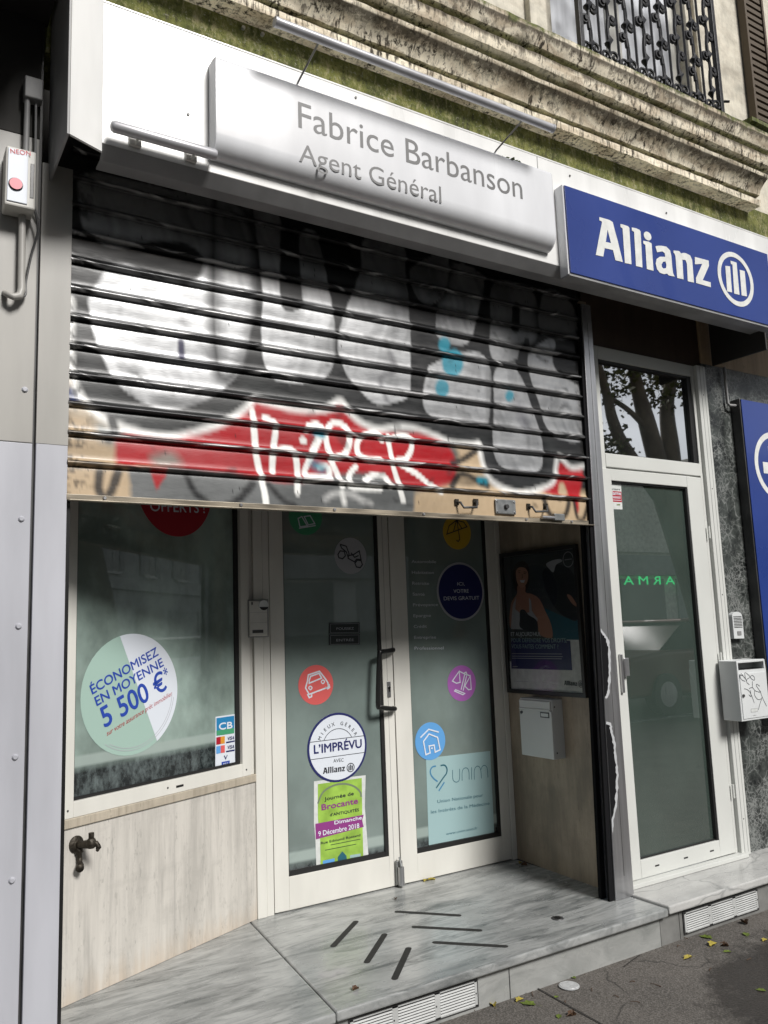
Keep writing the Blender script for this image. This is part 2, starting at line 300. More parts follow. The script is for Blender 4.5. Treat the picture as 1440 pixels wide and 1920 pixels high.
# ------------------------------------------------------------------ mesh building
ORG = {}
class MB:
    def __init__(s): s.v = []; s.f = []
    def add(s, vs, fs):
        k = len(s.v); s.v += [Vector(q) for q in vs]; s.f += [tuple(i+k for i in f) for f in fs]; return s
    def box(s, x0, x1, y0, y1, z0, z1, fr=None):
        P = [(x, y, z) for z in (z0, z1) for y in (y0, y1) for x in (x0, x1)]
        if fr: P = [fr(*q) for q in P]
        return s.add(P, [(0, 2, 3, 1), (4, 5, 7, 6), (0, 1, 5, 4), (2, 6, 7, 3), (0, 4, 6, 2), (1, 3, 7, 5)])
    def tube(s, path, r, seg=10, closed=False, cap=True):
        path = [Vector(p) for p in path]; n = len(path); rs = r if isinstance(r, (list, tuple)) else [r]*n
        k = len(s.v); up = None
        for i, p in enumerate(path):
            a = path[(i-1) % n] if (i or closed) else p; b = path[(i+1) % n] if (i < n-1 or closed) else p
            t = (b-a).normalized()
            if up is None:
                up = t.cross(Vector((.3, .2, 1))); up = up if up.length > .01 else t.cross(Vector((1, 0, 0)))
                up.normalize()
            up = (up-t*up.dot(t)).normalized(); w = t.cross(up)
            for j in range(seg):
                q = 2*math.pi*j/seg; s.v.append(p+(up*math.cos(q)+w*math.sin(q))*rs[i])
        for i in range(n if closed else n-1):
            for j in range(seg):
                a = k+i*seg+j; b = k+i*seg+(j+1) % seg; c = k+((i+1) % n)*seg+(j+1) % seg; d = k+((i+1) % n)*seg+j
                s.f.append((a, b, c, d))
        if cap and not closed:
            s.f.append(tuple(k+j for j in range(seg))[::-1]); s.f.append(tuple(k+(n-1)*seg+j for j in range(seg)))
        return s
    def prism(s, pts, ext, holes=()):
        """flat outline (list of Vectors) pushed along ext; ext None = flat sheet"""
        loops = [[Vector(p) for p in pts]]+[[Vector(p) for p in h] for h in holes]
        flat = [p for L in loops for p in L]; tri = tessellate_polygon(loops); k = len(s.v); n = len(flat)
        s.v += flat
        nrm = Vector((0, 0, 0))
        for a, b, c in tri: nrm += (flat[b]-flat[a]).cross(flat[c]-flat[a])
        tow = Vector(ext)*-1 if ext is not None else (CAM-flat[0])
        fl = nrm.dot(tow) < 0
        T = [(c, b, a) if fl else (a, b, c) for a, b, c in tri]; s.f += [(a+k, b+k, c+k) for a, b, c in T]
        if ext is not None:
            s.v += [p+Vector(ext) for p in flat]; s.f += [(c+k+n, b+k+n, a+k+n) for a, b, c in T]; o = 0
            for L in loops:
                m_ = len(L)
                for i in range(m_): s.f.append((k+o+i, k+o+(i+1) % m_, k+n+o+(i+1) % m_, k+n+o+i))
                o += m_
        return s
    def ribbon(s, pts, w, nrm, closed=False):
        pts = [Vector(p) for p in pts]; n = len(pts); k = len(s.v)
        for i, p in enumerate(pts):
            a = pts[(i-1) % n] if (i or closed) else p; b = pts[(i+1) % n] if (i < n-1 or closed) else p
            d1 = (p-a).normalized(); d2 = (b-p).normalized(); t = (d1+d2).normalized() if (d1+d2).length > .05 else d2
            sd = nrm.cross(t).normalized(); c = max(.45, sd.dot(nrm.cross(d2 if d2.length else d1).normalized()))
            s.v += [p+sd*w/2/c, p-sd*w/2/c]
        for i in range(n if closed else n-1):
            a, b = k+2*i, k+2*((i+1) % n); s.f.append((a, a+1, b+1, b))
        return s
    def build(s, name, mt, parent=None, smooth=False, bevel=0, seg=2):
        if parent is None:
            xs = [p.x for p in s.v]; ys = [p.y for p in s.v]; zs = [p.z for p in s.v]
            o = Vector(((min(xs)+max(xs))/2, (min(ys)+max(ys))/2, min(zs)))
        else: o = ORG[parent.name]
        me = bpy.data.meshes.new(name); me.from_pydata([tuple(p-o) for p in s.v], [], s.f); me.update()
        ob = bpy.data.objects.new(name, me); COL.objects.link(ob); me.materials.append(mt)
        ORG[ob.name] = o
        if parent is not None: ob.parent = parent
        else: ob.location = o
        bm = bmesh.new(); bm.from_mesh(me)
        if bevel: bmesh.ops.remove_doubles(bm, verts=bm.verts, dist=1e-6)
        if bevel or smooth: bmesh.ops.recalc_face_normals(bm, faces=bm.faces)
        bm.to_mesh(me); bm.free()
        if smooth:
            for p in me.polygons: p.use_smooth = True
            if smooth != 'all': me.set_sharp_from_angle(angle=math.radians(40))
        if bevel:
            b = ob.modifiers.new('bevel', 'BEVEL'); b.width = bevel; b.segments = seg; b.limit_method = 'ANGLE'; b.harden_normals = False
        return ob
def tag(o, label, cat, group=None):
    o['label'] = label; o['category'] = cat
    if group: o['group'] = group
    return o
def thing(name, label, cat, loc, group=None):
    o = bpy.data.objects.new(name, None); COL.objects.link(o); o.location = loc; o.empty_display_size = .1
    ORG[o.name] = Vector(loc); return tag(o, label, cat, group)
def struct(o): o['kind'] = 'structure'; return o
def box(name, mt, par, *a, bevel=.0015, fr=None): return MB().box(*a, fr=fr).build(name, mt, par, bevel=bevel)
def cyl(name, mt, par, a, b, r, seg=16): return MB().tube([a, b], r, seg).build(name, mt, par, smooth=True)
def crom(pts, k=6, closed=False):
    n = len(pts); out = []
    for i in range(n if closed else n-1):
        g = lambda j: pts[j % n] if closed else pts[min(max(j, 0), n-1)]
        p0, p1, p2, p3 = g(i-1), g(i), g(i+1), g(i+2)
        for q in range(k):
            t = q/k; out.append(tuple(.5*(2*b+(c-a)*t+(2*a-5*b+4*c-d)*t*t+(3*b-a-3*c+d)*t**3) for a, b, c, d in zip(p0, p1, p2, p3)))
    if not closed: out.append(tuple(pts[-1]))
    return out
def poly(name, mt, par, pl, px, d=.001, holes=(), th=None):
    pl = lift(pl, d); ext = None if th is None else -pl[1]*th
    return MB().prism([at(*q, pl) for q in px], ext, [[at(*q, pl) for q in h] for h in holes]).build(name, mt, par)
def lines(name, mt, par, pl, paths, w, d=.001, smooth=0):
    mb = MB(); pl = lift(pl, d)
    for pth in paths:
        cl = pth[0] == pth[-1] and len(pth) > 2; q = pth[:-1] if cl else pth
        if smooth: q = crom(q, smooth, cl)
        mb.ribbon([at(*p, pl) for p in q], w, pl[1], cl)
    return mb.build(name, mt, par)
# text
GL = {}
def glyph(s, bold=0.0):
    bold = 0.0
    if (s, bold) in GL: return GL[s, bold]
    cu = bpy.data.curves.new('t', 'FONT'); cu.body = s; cu.offset = bold; cu.resolution_u = 4
    ob = bpy.data.objects.new('t', cu); COL.objects.link(ob)
    me = bpy.data.meshes.new_from_object(ob.evaluated_get(bpy.context.evaluated_depsgraph_get()))
    v = [(p.co.x, p.co.y) for p in me.vertices]; f = [tuple(p.vertices) for p in me.polygons]
    bpy.data.objects.remove(ob); bpy.data.curves.remove(cu); bpy.data.meshes.remove(me)
    xs = [p[0] for p in v] or [0, 1]; r = (v, f, min(xs), max(xs)); GL[s, bold] = r; return r
CAPH = max(p[1] for p in glyph('H')[0])
def tmap(mb, s, O, u, v, width, h, bold=0, slant=0):
    """capital height h; the string's ink spans width along u"""
    vs, fs, x0, x1 = glyph(s, bold); k = h/CAPH; kx = width/(x1-x0) if width else k
    nrm = u.cross(v); nrm = -nrm if nrm.dot(CAM-O) < 0 else nrm; e = bold*h*.75
    for i, (a, b) in enumerate(((0, 0), (e, 0), (-e, 0), (0, e), (0, -e)) if bold > .012 else ((0, 0),)):
        mb.add([O+u*((x-x0)*kx+slant*y*k+a)+v*(y*k+b)+nrm*(.00008*i) for x, y in vs], fs)
    return (x1-x0)*kx
def text(name, s, mt, par, pl, a, b, h, d=.0015, bold=0, slant=0):
    pl = lift(pl, min(d, .0007) if par.name == 'name_sign' else d); P = at(*a, pl); Q = at(*b, pl); u = (Q-P); w = u.length; u.normalize(); v = pl[1].cross(u)
    if v.z < 0: v = -v
    mb = MB(); tmap(mb, s, P, u, v, w, h, bold, slant); return mb.build(name, mt, par)
def disc_pts(c, u, v, r, n=48, a0=0, a1=360): return [c+u*(r*math.cos(math.radians(a0+(a1-a0)*i/n)))+v*(r*math.sin(math.radians(a0+(a1-a0)*i/n))) for i in range(n if a1-a0 >= 360 else n+1)]

# ================================================================== SETTING
S = .20                                                     # top of the marble step
struct(MB().add([(-60, -5.3, .04), (70, -5.3, .04), (70, 6, .04), (-60, 6, .04)], [(0, 1, 2, 3)]).build('pavement', M_PAVE))
struct(MB().add([(-60, -60, .03), (70, -60, .03), (70, 20, .03), (-60, 20, .03)], [(0, 1, 2, 3)]).build('ground', M_ROAD))
struct(MB().box(-60, 70, -5.42, -5.3, -.05, .05).build('kerb', M_RISER))
struct(MB().box(-60, 70, -14, -11.5, -.05, .12).build('far_pavement', M_PAVE))
mb = MB()
for p in ([(1002, 1849), (1060, 1882), (1120, 1915), (1150, 1932)], [(1200, 1790), (1170, 1812)]):
    q = [at(x, y, PZ(.044)) for x, y in p]; mb.ribbon(q, .006, Vector((0, 0, 1)))
struct(mb.build('pavement_joint', M_SEAM))

# ------------------------------------------------------------------ our building
B = thing('building', 'old stone town building with shopfront, mossy band and weathered moulded cornice', 'building', (2.2, .5, .04))
lw = lambda s, d, z: LW0+LU*s+LN*d+Vector((0, 0, z))
box('window_wall', M_TRAV, B, -.09, 1.05, -.18, 0, .2, .802, fr=lw, bevel=.001)
box('window_ledge', m_travertine('stained_ledge_stone', (.44, .39, .31), (.22, .18, .13)), B, -.09, 1.05, -.18, .008, .802, .836, fr=lw, bevel=.003)
box('window_wall_edge', M_TRAV, B, -.09, -.006, -.18, -.002, .836, 3.1, fr=lw, bevel=.001)
MB().prism([(.50, .06, .04), (.50, .42, .04), (.42, .42, .04), (.42, .06, .04)], (0, 0, 3)).build('side_reveal', M_TRAV, B)
jp = [J0+JU*t-JN*d+Vector((0, 0, .2)) for t, d in ((-.1, 0), (.76, 0), (.76, .09), (-.1, .11))]
MB().prism(jp, (0, 0, 2.95)).build('entrance_jamb', M_JAMB, B)
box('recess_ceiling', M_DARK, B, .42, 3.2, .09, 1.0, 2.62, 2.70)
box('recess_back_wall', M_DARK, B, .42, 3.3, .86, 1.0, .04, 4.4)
# above the side door and the marble pier
box('door_lintel', m_travertine('brown_lintel_stone', (.075, .05, .035), (.05, .035, .025)), B, 3.12, 4.065, .07, .30, 2.93, 4.0)
box('marble_pier', M_BREC, B, 4.055, 6.2, .06, .32, .04, 2.955)
box('beige_pier_top', m_travertine('beige_pier_stone', (.52, .38, .23), (.36, .24, .14)), B, 4.07, 6.2, .064, .32, 2.957, 4.0)
box('masonry_above_shop', M_MOSS, B, -3, 9, .02, .42, 3.60, 4.06, bevel=0)
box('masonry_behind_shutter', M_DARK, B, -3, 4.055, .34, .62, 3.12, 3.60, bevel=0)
# cornice: one moulded run
prof = [(.02, 3.985), (-.070, 3.985), (-.072, 4.022), (-.048, 4.028), (-.045, 4.052), (-.068, 4.056), (-.080, 4.085), (-.104, 4.115), (-.135, 4.135), (-.142, 4.156), (-.120, 4.162), (-.118, 4.184),
        (-.142, 4.190), (-.164, 4.212), (-.176, 4.242), (-.174, 4.272), (-.150, 4.280), (-.148, 4.300), (-.180, 4.306), (-.196, 4.334), (-.212, 4.365), (-.214, 4.392), (-.170, 4.412), (.05, 4.44), (.05, 3.985)]
prof = [(y, z+(.035 if z < 4.2 else .02)) for y, z in prof]
def run(name, prof, x0, x1, mt, par, n=90, amp=.0025):
    rnd = random.Random(3); mb = MB(); k = len(prof)
    for i in range(n+1):
        x = x0+(x1-x0)*i/n
        for j, (y, z) in enumerate(prof):
            a = amp if 0 < j < k-2 else 0
            mb.v.append(Vector((x, y+rnd.uniform(-a, a), z+rnd.uniform(-a, a)*.7)))
    for i in range(n):
        for j in range(k):
            a = i*k+j; b = i*k+(j+1) % k; mb.f.append((a, a+k, b+k, b))
    mb.f += [tuple(range(k)), tuple(range(n*k, n*k+k))[::-1]]
    return mb.build(name, mt, par, smooth=True)
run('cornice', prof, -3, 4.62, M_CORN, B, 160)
# upper wall with the tall window
box('upper_wall', M_WALL, B, -3, 2.86, .05, .5, 4.38, 8, bevel=0)
MB().box(4.36, 9, .05, .5, 4.0, 8).box(2.86, 4.36, .20, .5, 4.38, 8).build('upper_wall_by_window', M_WALL, B)
MB().box(2.84, 2.96, .01, .20, 4.40, 8).box(2.96, 3.02, .035, .20, 4.40, 8).box(4.26, 4.38, .01, .20, 4.40, 8).box(4.20, 4.26, .035, .20, 4.40, 8).build('window_surround', M_WALL, B, bevel=.004)
wn = box('upper_window', M_FRAME, B, 3.02, 4.20, .15, .17, 4.42, 7, bevel=0)
mbx = MB()
for x in (3.02, 3.56, 3.62, 4.14): mbx.box(x, x+.06, .12, .15, 4.42, 7)
mbx.box(3.08, 3.56, .121, .149, 4.42, 4.56).box(3.68, 4.14, .121, .149, 4.42, 4.56).build('casement', M_FRAME, wn, bevel=.002)
MB().box(3.08, 3.56, .135, .149, 4.56, 7).box(3.68, 4.14, .135, .149, 4.56, 7).build('curtain', M_CURT, wn)
# sill stub of the next window and its louvred shutter at the right edge
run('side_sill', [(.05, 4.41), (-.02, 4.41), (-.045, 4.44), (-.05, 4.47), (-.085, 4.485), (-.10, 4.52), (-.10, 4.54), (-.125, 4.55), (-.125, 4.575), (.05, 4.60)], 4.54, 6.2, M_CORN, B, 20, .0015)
mb = MB()
for i in range(60): mb.box(4.80, 4.98, .0, .035, 4.62+i*.05, 4.65+i*.05, fr=None)
mb.box(4.78, 4.80, -.01, .04, 4.60, 7.6).box(4.98, 5.0, -.01, .04, 4.60, 7.6)
mb.build('louvred_shutter', mat('brown_shutter_paint', (.10, .075, .05), .7), B)
for px_, py_ in ((455, 54), (491, 66)):
    p_ = at(px_, py_, PY(.02)); cyl('wall_bolt', M_STEEL, B, p_, p_+Vector((0, -.012, 0)), .008, 10)
cyl('wall_hook', M_IRON, B, (4.40, .04, 4.73), (4.47, -.03, 4.71), .008)

# wrought iron balcony guard
R = thing('balcony_railing', 'black wrought iron window guard with curling scrolls above the cornice', 'railing', (3.63, -.12, 4.42))
ry = -.14
MB().box(3.04, 4.22, ry-.014, ry+.014, 4.425, 4.455).build('rail', M_IRON, R, bevel=.003)
MB().box(3.04, 4.22, ry-.012, ry+.012, 5.40, 5.43).build('rail', M_IRON, R, bevel=.003)
for x in (3.045, 4.205):
    MB().box(x-.015, x+.015, ry-.015, ry+.015, 4.40, 5.43).box(x-.01, x+.01, ry, .05, 4.43, 4.45).build('post', M_IRON, R, bevel=.003)
def spiral(cx, cz, r, a0, turns, sgn, y=ry):
    return [(cx+math.cos(a0+sgn*2*math.pi*turns*t)*r*(1-.78*t), y, cz+math.sin(a0+sgn*2*math.pi*turns*t)*r*(1-.78*t)) for t in [i/18 for i in range(19)]]
def scroll(mb, x, z, h, s):
    """S-shaped scroll pair climbing a bar"""
    top = spiral(x+s*.028, z+h, .028, math.pi if s > 0 else 0, 1.2, -s); bot = spiral(x-s*.028, z, .028, 0 if s > 0 else math.pi, 1.2, -s)
    mb.tube(bot[::-1]+crom([bot[0], (x-s*.002, ry, z+h*.35), (x+s*.002, ry, z+h*.65), top[0]], 4)[1:-1]+top, .0075, 6)
    for q in (bot[-1], top[-1]): mb.tube([(q[0], ry-.012, q[2]), (q[0], ry+.012, q[2])], .011, 8)
nb = 7
for i in range(nb):
    x = 3.045+(i+1)*1.16/(nb+1); mb = MB().tube([(x, ry, 4.44), (x, ry, 5.42)], .0075, 6)
    mb.build('bar', M_IRON, R, smooth=True)
for i in range(nb+1):
    x = 3.045+(i+.5)*1.16/(nb+1); mb = MB(); sg = 1 if i % 2 else -1
    for k in range(4):
        z0 = 4.53+k*.235+(.07 if i % 2 else 0)
        for sd in (sg, -sg):
            zz = z0+(0 if sd == sg else .085); R_ = .034
            p1 = spiral(x+sd*.034, zz+.13, R_, math.pi if sd > 0 else 0, 1.15, -sd)
            mb.tube(crom([(x-sd*.004, ry, zz), (x-sd*.008, ry, zz+.06), p1[0]], 4)[:-1]+p1, .0095, 6)
            mb.tube([(p1[-1][0], ry-.014, p1[-1][2]), (p1[-1][0], ry+.014, p1[-1][2])], .013, 8)
        mb.tube([(x, ry, z0-.05), (x-.012, ry, z0-.02), (x+.012, ry, z0+.01), (x, ry, z0+.04)], [.004, .019, .017, .004], 7)
    b1 = spiral(x-.036, 4.50, .034, 0, 1.2, 1); b2 = spiral(x+.036, 4.515, .034, math.pi, 1.2, -1)
    for b in (b1, b2): mb.tube(b, .008, 6)
    mb.tube([(x, ry, 4.44), (x, ry, 5.42)], .0065, 6)
    mb.build('scrollwork', M_IRON, R, smooth=True)

# ------------------------------------------------------------------ neighbour cladding on the left
N = thing('neighbouring_shopfront', 'plain grey metal clad pilaster of the next shop, repainted lavender below', 'shopfront', (.1, 0, .04))
for nm, mt, z0, z1 in (('lower_cladding', M_PANEL2, .04, 2.137), ('upper_cladding', M_PANEL, 2.139, 3.24), ('shade_toned_header', M_DARK, 3.242, 3.9)):  # header painted dark, the canopy's shade partly put into its colour
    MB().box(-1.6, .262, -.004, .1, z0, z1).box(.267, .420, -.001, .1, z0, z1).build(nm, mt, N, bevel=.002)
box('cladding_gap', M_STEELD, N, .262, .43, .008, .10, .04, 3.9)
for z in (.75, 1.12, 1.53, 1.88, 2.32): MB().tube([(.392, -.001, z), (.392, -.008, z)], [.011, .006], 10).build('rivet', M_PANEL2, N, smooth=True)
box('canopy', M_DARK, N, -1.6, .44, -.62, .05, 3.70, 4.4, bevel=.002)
# switch box, conduit
Q = thing('switch_box', 'small white switch box lettered in red with a round red button', 'switch box', (.35, -.05, 2.93))
box('housing', M_PLAST, Q, .303, .398, -.088, -.005, 2.925, 3.137, bevel=.006)
box('cover', M_WHITE, Q, .309, .372, -.092, -.088, 2.938, 3.128, bevel=.002)
box('slot', M_BLACK, Q, .380, .392, -.0895, -.087, 2.965, 3.09)
text('lettering', 'NEON', mat('red_enamel', (.55, .03, .05), .5), Q, PY(-.092), (20, 287), (58, 292), .016)
MB().tube([(.335, -.092, 3.0), (.335, -.099, 3.0)], .020, 20).build('button', mat('pink_red_button', (.65, .16, .20), .4), Q, smooth=True)
MB().tube([Vector((.335+.021*math.cos(a), -.094, 3.0+.021*math.sin(a))) for a in [i*math.pi/12 for i in range(24)]], .002, 6, closed=True).build('button_ring', M_BLACK, Q, smooth=True)
tag(MB().tube([(.366, -.03, 2.925), (.368, -.03, 2.72), (.370, -.03, 2.66), (.364, -.034, 2.635), (.345, -.04, 2.625), (.328, -.035, 2.632), (.322, -.01, 2.645), (.322, 0, 2.65)], [.012, .012, .013, .013, .012, .011, .010, .010], 12).build('conduit', M_PANEL, smooth=True), 'grey conduit pipe hooking into the cladding under the red lettered switch box', 'pipe')
tag(MB().tube(crom([(.398, -.05, 2.96), (.415, -.04, 2.88), (.40, -.02, 2.80), (.385, -.015, 2.70), (.384, -.02, 2.65), (.37, -.03, 2.63)], 5), .004, 8).build('cable', M_STEELD, smooth=True), 'thin dark cable drooping beside the grey conduit', 'cable')
J = thing('junction_box', 'dim square junction box in the dark corner above the red lettered switch box', 'junction box', (.39, -.03, 3.34))
box('housing', M_UNDER, J, .36, .42, -.05, -.004, 3.36, 3.44, bevel=.004)
MB().tube([(.372, -.03, 3.36), (.372, -.03, 3.137)], .010, 10).tube([(.40, -.03, 3.36), (.405, -.03, 2.97), (.42, -.02, 2.93)], .004, 8).build('feed_pipe', M_UNDER, J, smooth=True)

# ------------------------------------------------------------------ canopy over the shop
K = thing('shop_canopy', 'long white sheet metal shop canopy fascia with a dark hollow underside', 'canopy', (2.4, -.15, 3.08))
MB().box(.567, 5.2, -.30, -.29, 3.104, 3.62).box(.567, 5.2, -.30, .018, 3.622, 3.63).build('fascia', M_FASC, K, bevel=.002)
MB().prism([(.57, -.300, 3.1035), (.57, -.262, 3.062), (.57, -.20, 3.062), (.57, -.20, 3.070), (.57, -.260, 3.070), (.57, -.292, 3.1035)], (4.6, 0, 0)).build('lower_lip', M_UNDER, K, bevel=.001)
MB().prism([(.46, -.333, 3.085), (.567, -.303, 3.072), (.567, -.303, 3.90), (.46, -.333, 3.90)], (.003, .012, 0)).build('corner_strip', M_FASC, K)
MB().box(.452, .460, -.331, .02, 3.085, 3.90).build('left_end_panel', M_UNDER, K, bevel=.001)
MB().prism([(4.165, -.29, 2.945), (4.165, .06, 2.955), (4.165, .06, 3.62), (4.165, -.29, 3.62)], (.012, 0, 0)).build('right_end_panel', M_DARK, K)
for x, z in ((.86, 3.30), (1.55, 3.595), (2.72, 3.58), (3.4, 3.56)): MB().tube([(x, -.30, z), (x, -.304, z)], .005, 8).build('screw', M_STEELD, K)
MB().box(2.515, 2.518, -.3015, -.30, 3.52, 3.62).build('panel_joint', M_UNDER, K)

# white name sign (rounded bulging bottom)
G = thing('name_sign', 'white lozenge sign with grey lettering of an agent\'s name on the canopy', 'sign', (1.75, -.33, 3.1))
x0, x1 = .935, 2.545
pf = [(-.302, 3.515), (-.362, 3.512), (-.366, 3.505), (-.367, 3.498), (-.367, 3.30), (-.367, 3.222), (-.365, 3.200), (-.358, 3.182), (-.345, 3.164), (-.326, 3.151), (-.302, 3.147)]
mb = MB(); xs = [x0, x0+.004, x0+.008, x1-.018, x1-.012, x1-.004, x1]; sh = [.006, 0, 0, 0, 0, .003, .010]
for x, q in zip(xs, sh): mb.v += [Vector((x, min(y+q, -.302), 3.31+(z-3.31)*(1-q*2))) for y, z in pf]
k = len(pf)
for i in range(6):
    for j in range(k-1): a = i*k+j; mb.f.append((a, a+1, a+k+1, a+k))
mb.f += [tuple(range(k))[::-1], tuple(range(6*k, 7*k))]
mb.build('body', M_SIGNW, G, smooth=True)
z3 = zf(540, 170, 1/6); z4 = zf(760, 230, 1/6)
PS = PY(-.367)
text('name_lettering', 'Fabrice Barbanson', M_LETG, G, PS, z3((118, 412))[0], z4((1322, 862))[0], .105, bold=-.012)
text('title_lettering', 'Agent G\u00e9n\u00e9ral', M_LETG, G, PS, z3((128, 790))[0], z4((408, 905))[0], .072, bold=-.012)

# blue company sign
P_ = thing('company_sign', 'large blue box sign with white logo lettering at the right end of the canopy', 'sign', (3.39, -.33, 3.045))
box('housing', M_SIGNW, P_, 2.612, 4.165, -.352, -.301, 3.045, 3.482, bevel=.002)
box('face', M_BLUE, P_, 2.620, 4.158, -.360, -.3525, 3.052, 3.476, bevel=.001)
box('bottom_rail', M_UNDER, P_, 2.612, 4.165, -.359, -.301, 3.036, 3.0445, bevel=.001)
pb = PY(-.360); a1 = zf(1100, 390, 1/9); a2 = zf(1220, 430, 220/1440)
GA = [(a1((208, 155), (290, 178), (380, 205), (435, 240), (470, 380), (520, 560), (605, 915), (480, 885), (440, 712), (300, 680), (275, 822), (150, 795), (200, 520), (255, 240), (240, 222), (210, 212)), [a1((348, 365), (318, 575), (405, 595))]),
      (a1((562, 275), (600, 278), (690, 310), (715, 335), (752, 952), (640, 930), (600, 345), (568, 325)), []),
      (a1((757, 330), (830, 345), (888, 372), (905, 400), (937, 1008), (828, 980), (795, 405), (758, 382)), []),
      (a1(*[(1023+64*math.cos(t)+8*math.sin(t), 475+74*math.sin(t)+14*math.cos(t)) for t in [i*math.pi/10 for i in range(20)]]), []),
      (a1((948, 555), (1040, 570), (1090, 600), (1124, 1062), (1010, 1033), (985, 625), (952, 600)), []),
      (a2((55, 210), (90, 203), (130, 203), (190, 215), (235, 262), (250, 330), (262, 470), (272, 540), (290, 582), (220, 568), (198, 545), (160, 552), (110, 535), (75, 490), (58, 420), (70, 365), (110, 338), (175, 340), (170, 295), (140, 272), (75, 283)), [a2((178, 395), (150, 400), (130, 430), (135, 465), (155, 483), (185, 478), (190, 440))]),
      (a2((275, 262), (345, 268), (370, 298), (400, 290), (430, 295), (480, 320), (505, 375), (528, 655), (452, 638), (440, 420), (425, 380), (385, 372), (400, 615), (322, 598), (300, 330), (290, 300), (278, 290)), []),
      (a2((538, 340), (708, 385), (712, 450), (635, 625), (733, 652), (735, 712), (555, 660), (553, 600), (630, 425), (540, 430)), [])]
GLOGO = [([at(*q, pb) for q in o], [[at(*q, pb) for q in h] for h in hs]) for o, hs in GA]
BARS = [a2((912, 450), (970, 455), (995, 775), (935, 762)), a2((975, 385), (1050, 410), (1087, 805), (1022, 790), (1000, 435), (980, 425)), a2((1088, 497), (1150, 515), (1178, 825), (1113, 812))]
GBARS = [[at(*q, pb) for q in b] for b in BARS]
EC = (at(*a2((820, 545))[0], pb)+at(*a2((1258, 680))[0], pb))/2; ER = (at(*a2((1258, 680))[0], pb)-at(*a2((820, 545))[0], pb)).length/2
def put_logo(O, u, v, w, mt_, par, n, ring=True, name='logo_lettering'):
    """company word and emblem of total width w, lower-left at O"""
    X0 = min(p.x for L, _ in GLOGO for p in L); Z0 = min(p.z for L, _ in GLOGO for p in L); k = w/(EC.x+ER-X0)
    T = lambda p: O+u*((p.x-X0)*k)+v*((p.z-Z0)*k)
    mb = MB()
    for o, hs in GLOGO: mb.prism([T(p) for p in o], n, [[T(p) for p in h] for h in hs])
    mb.build(name, mt_, par)
    mb = MB()
    for b in GBARS: mb.prism([T(p) for p in b], n)
    c = T(EC); mb.prism(disc_pts(c, u, v, ER*k), n, [disc_pts(c, u, v, ER*.82*k)])
    mb.build('emblem', mt_, par)
X0 = min(p.x for L, _ in GLOGO for p in L); Z0 = min(p.z for L, _ in GLOGO for p in L)
put_logo(Vector((X0, -.3605, Z0)), Vector((1, 0, 0)), Vector((0, 0, 1)), EC.x+ER-X0, M_LETW, P_, (0, -.0015, 0))

# tubes
T_ = thing('tube_light', 'long round grey lamp tube held out on two thin arms above the name sign', 'light fitting', (1.77, -.5, 3.6))
MB().tube([(1.119, -.5, 3.618), (2.424, -.5, 3.618)], .0175, 20).build('tube', M_TUBE, T_, smooth=True)
for a in ((1.108, 1.122), (2.421, 2.432)): MB().tube([(a[0], -.5, 3.618), (a[1], -.5, 3.618)], .019, 20).build('end_cap', M_TUBE, T_, smooth=True)
for xa, xb in ((1.262, 1.285), (2.215, 2.258)): MB().tube([(xa, -.34, 3.512), (xa+.004, -.36, 3.53), (xb, -.49, 3.605)], .004, 8).build('arm', M_STEEL, T_, smooth=True)
T2 = thing('rail_tube', 'short grey tube clipped low on the white fascia left of the name sign', 'tube', (.76, -.34, 3.12))
MB().tube([(.583, -.348, 3.143), (.586, -.348, 3.143), (.594, -.348, 3.143), (.936, -.348, 3.143), (.944, -.348, 3.143)], [.008, .015, .0195, .0195, .017], 20).build('tube', M_TUBE, T2, smooth=True)
for x in (.672, .865): MB().box(x-.017, x+.022, -.315, -.3005, 3.118, 3.165).box(x-.003, x+.004, -.35, -.315, 3.118, 3.130).build('clip', M_PLAST, T2, bevel=.003)

# weed on the sign
wd = MB(); rnd = random.Random(5); wc = Vector((2.26, -.33, 3.515))
for i in range(16):
    a = rnd.uniform(0, 6.28); L = rnd.uniform(.02, .055); d = Vector((abs(math.cos(a))*1.3-.2, math.sin(a)*.5-.2, rnd.uniform(-.05, .55))).normalized(); sd = d.cross(Vector((0, .3, 1))).normalized()*L*.28
    b = wc+Vector((rnd.uniform(0, .07), rnd.uniform(-.02, .02), 0)); wd.add([b, b+d*L*.5+sd, b+d*L, b+d*L*.5-sd], [(0, 1, 2, 3)])
tag(wd.build('weed', M_LEAFG), 'small green weed sprouting on top of the white name sign', 'weed')

# vertical blue sign at the right edge
V = thing('vertical_sign', 'tall blue vertical sign with white ring emblem at the right edge', 'sign', (4.55, .02, .85))
box('housing', M_STEELD, V, 4.300, 4.86, -.003, .058, .86, 2.755, bevel=.003)
box('face', M_BLUE, V, 4.306, 4.854, -.010, -.004, .866, 2.749, bevel=.001)
vc = at(1455, 874, PY(-.010)); vr = (at(1414.5, 857, PY(-.010))-vc).length
mb = MB(); ux, uz = Vector((1, 0, 0)), Vector((0, 0, 1))
mb.prism(disc_pts(vc, ux, uz, vr), (0, -.0012, 0), [disc_pts(vc, ux, uz, vr*.84)])
for dz, a, b in ((.36, -.30, .5), (-.12, -.62, .55), (-.55, -.28, .5)): mb.box(vc.x+a*vr, vc.x+b*vr, vc.y-.0012, vc.y, vc.z+(dz-.13)*vr, vc.z+(dz+.2)*vr)
mb.build('emblem', M_LETW, V)
mb = MB(); tmap(mb, 'Allianz', Vector((4.70, -.0115, 1.05)), Vector((0, 0, 1)), Vector((-1, 0, 0)), .72, .16, .02); mb.build('lettering', M_LETW, V)
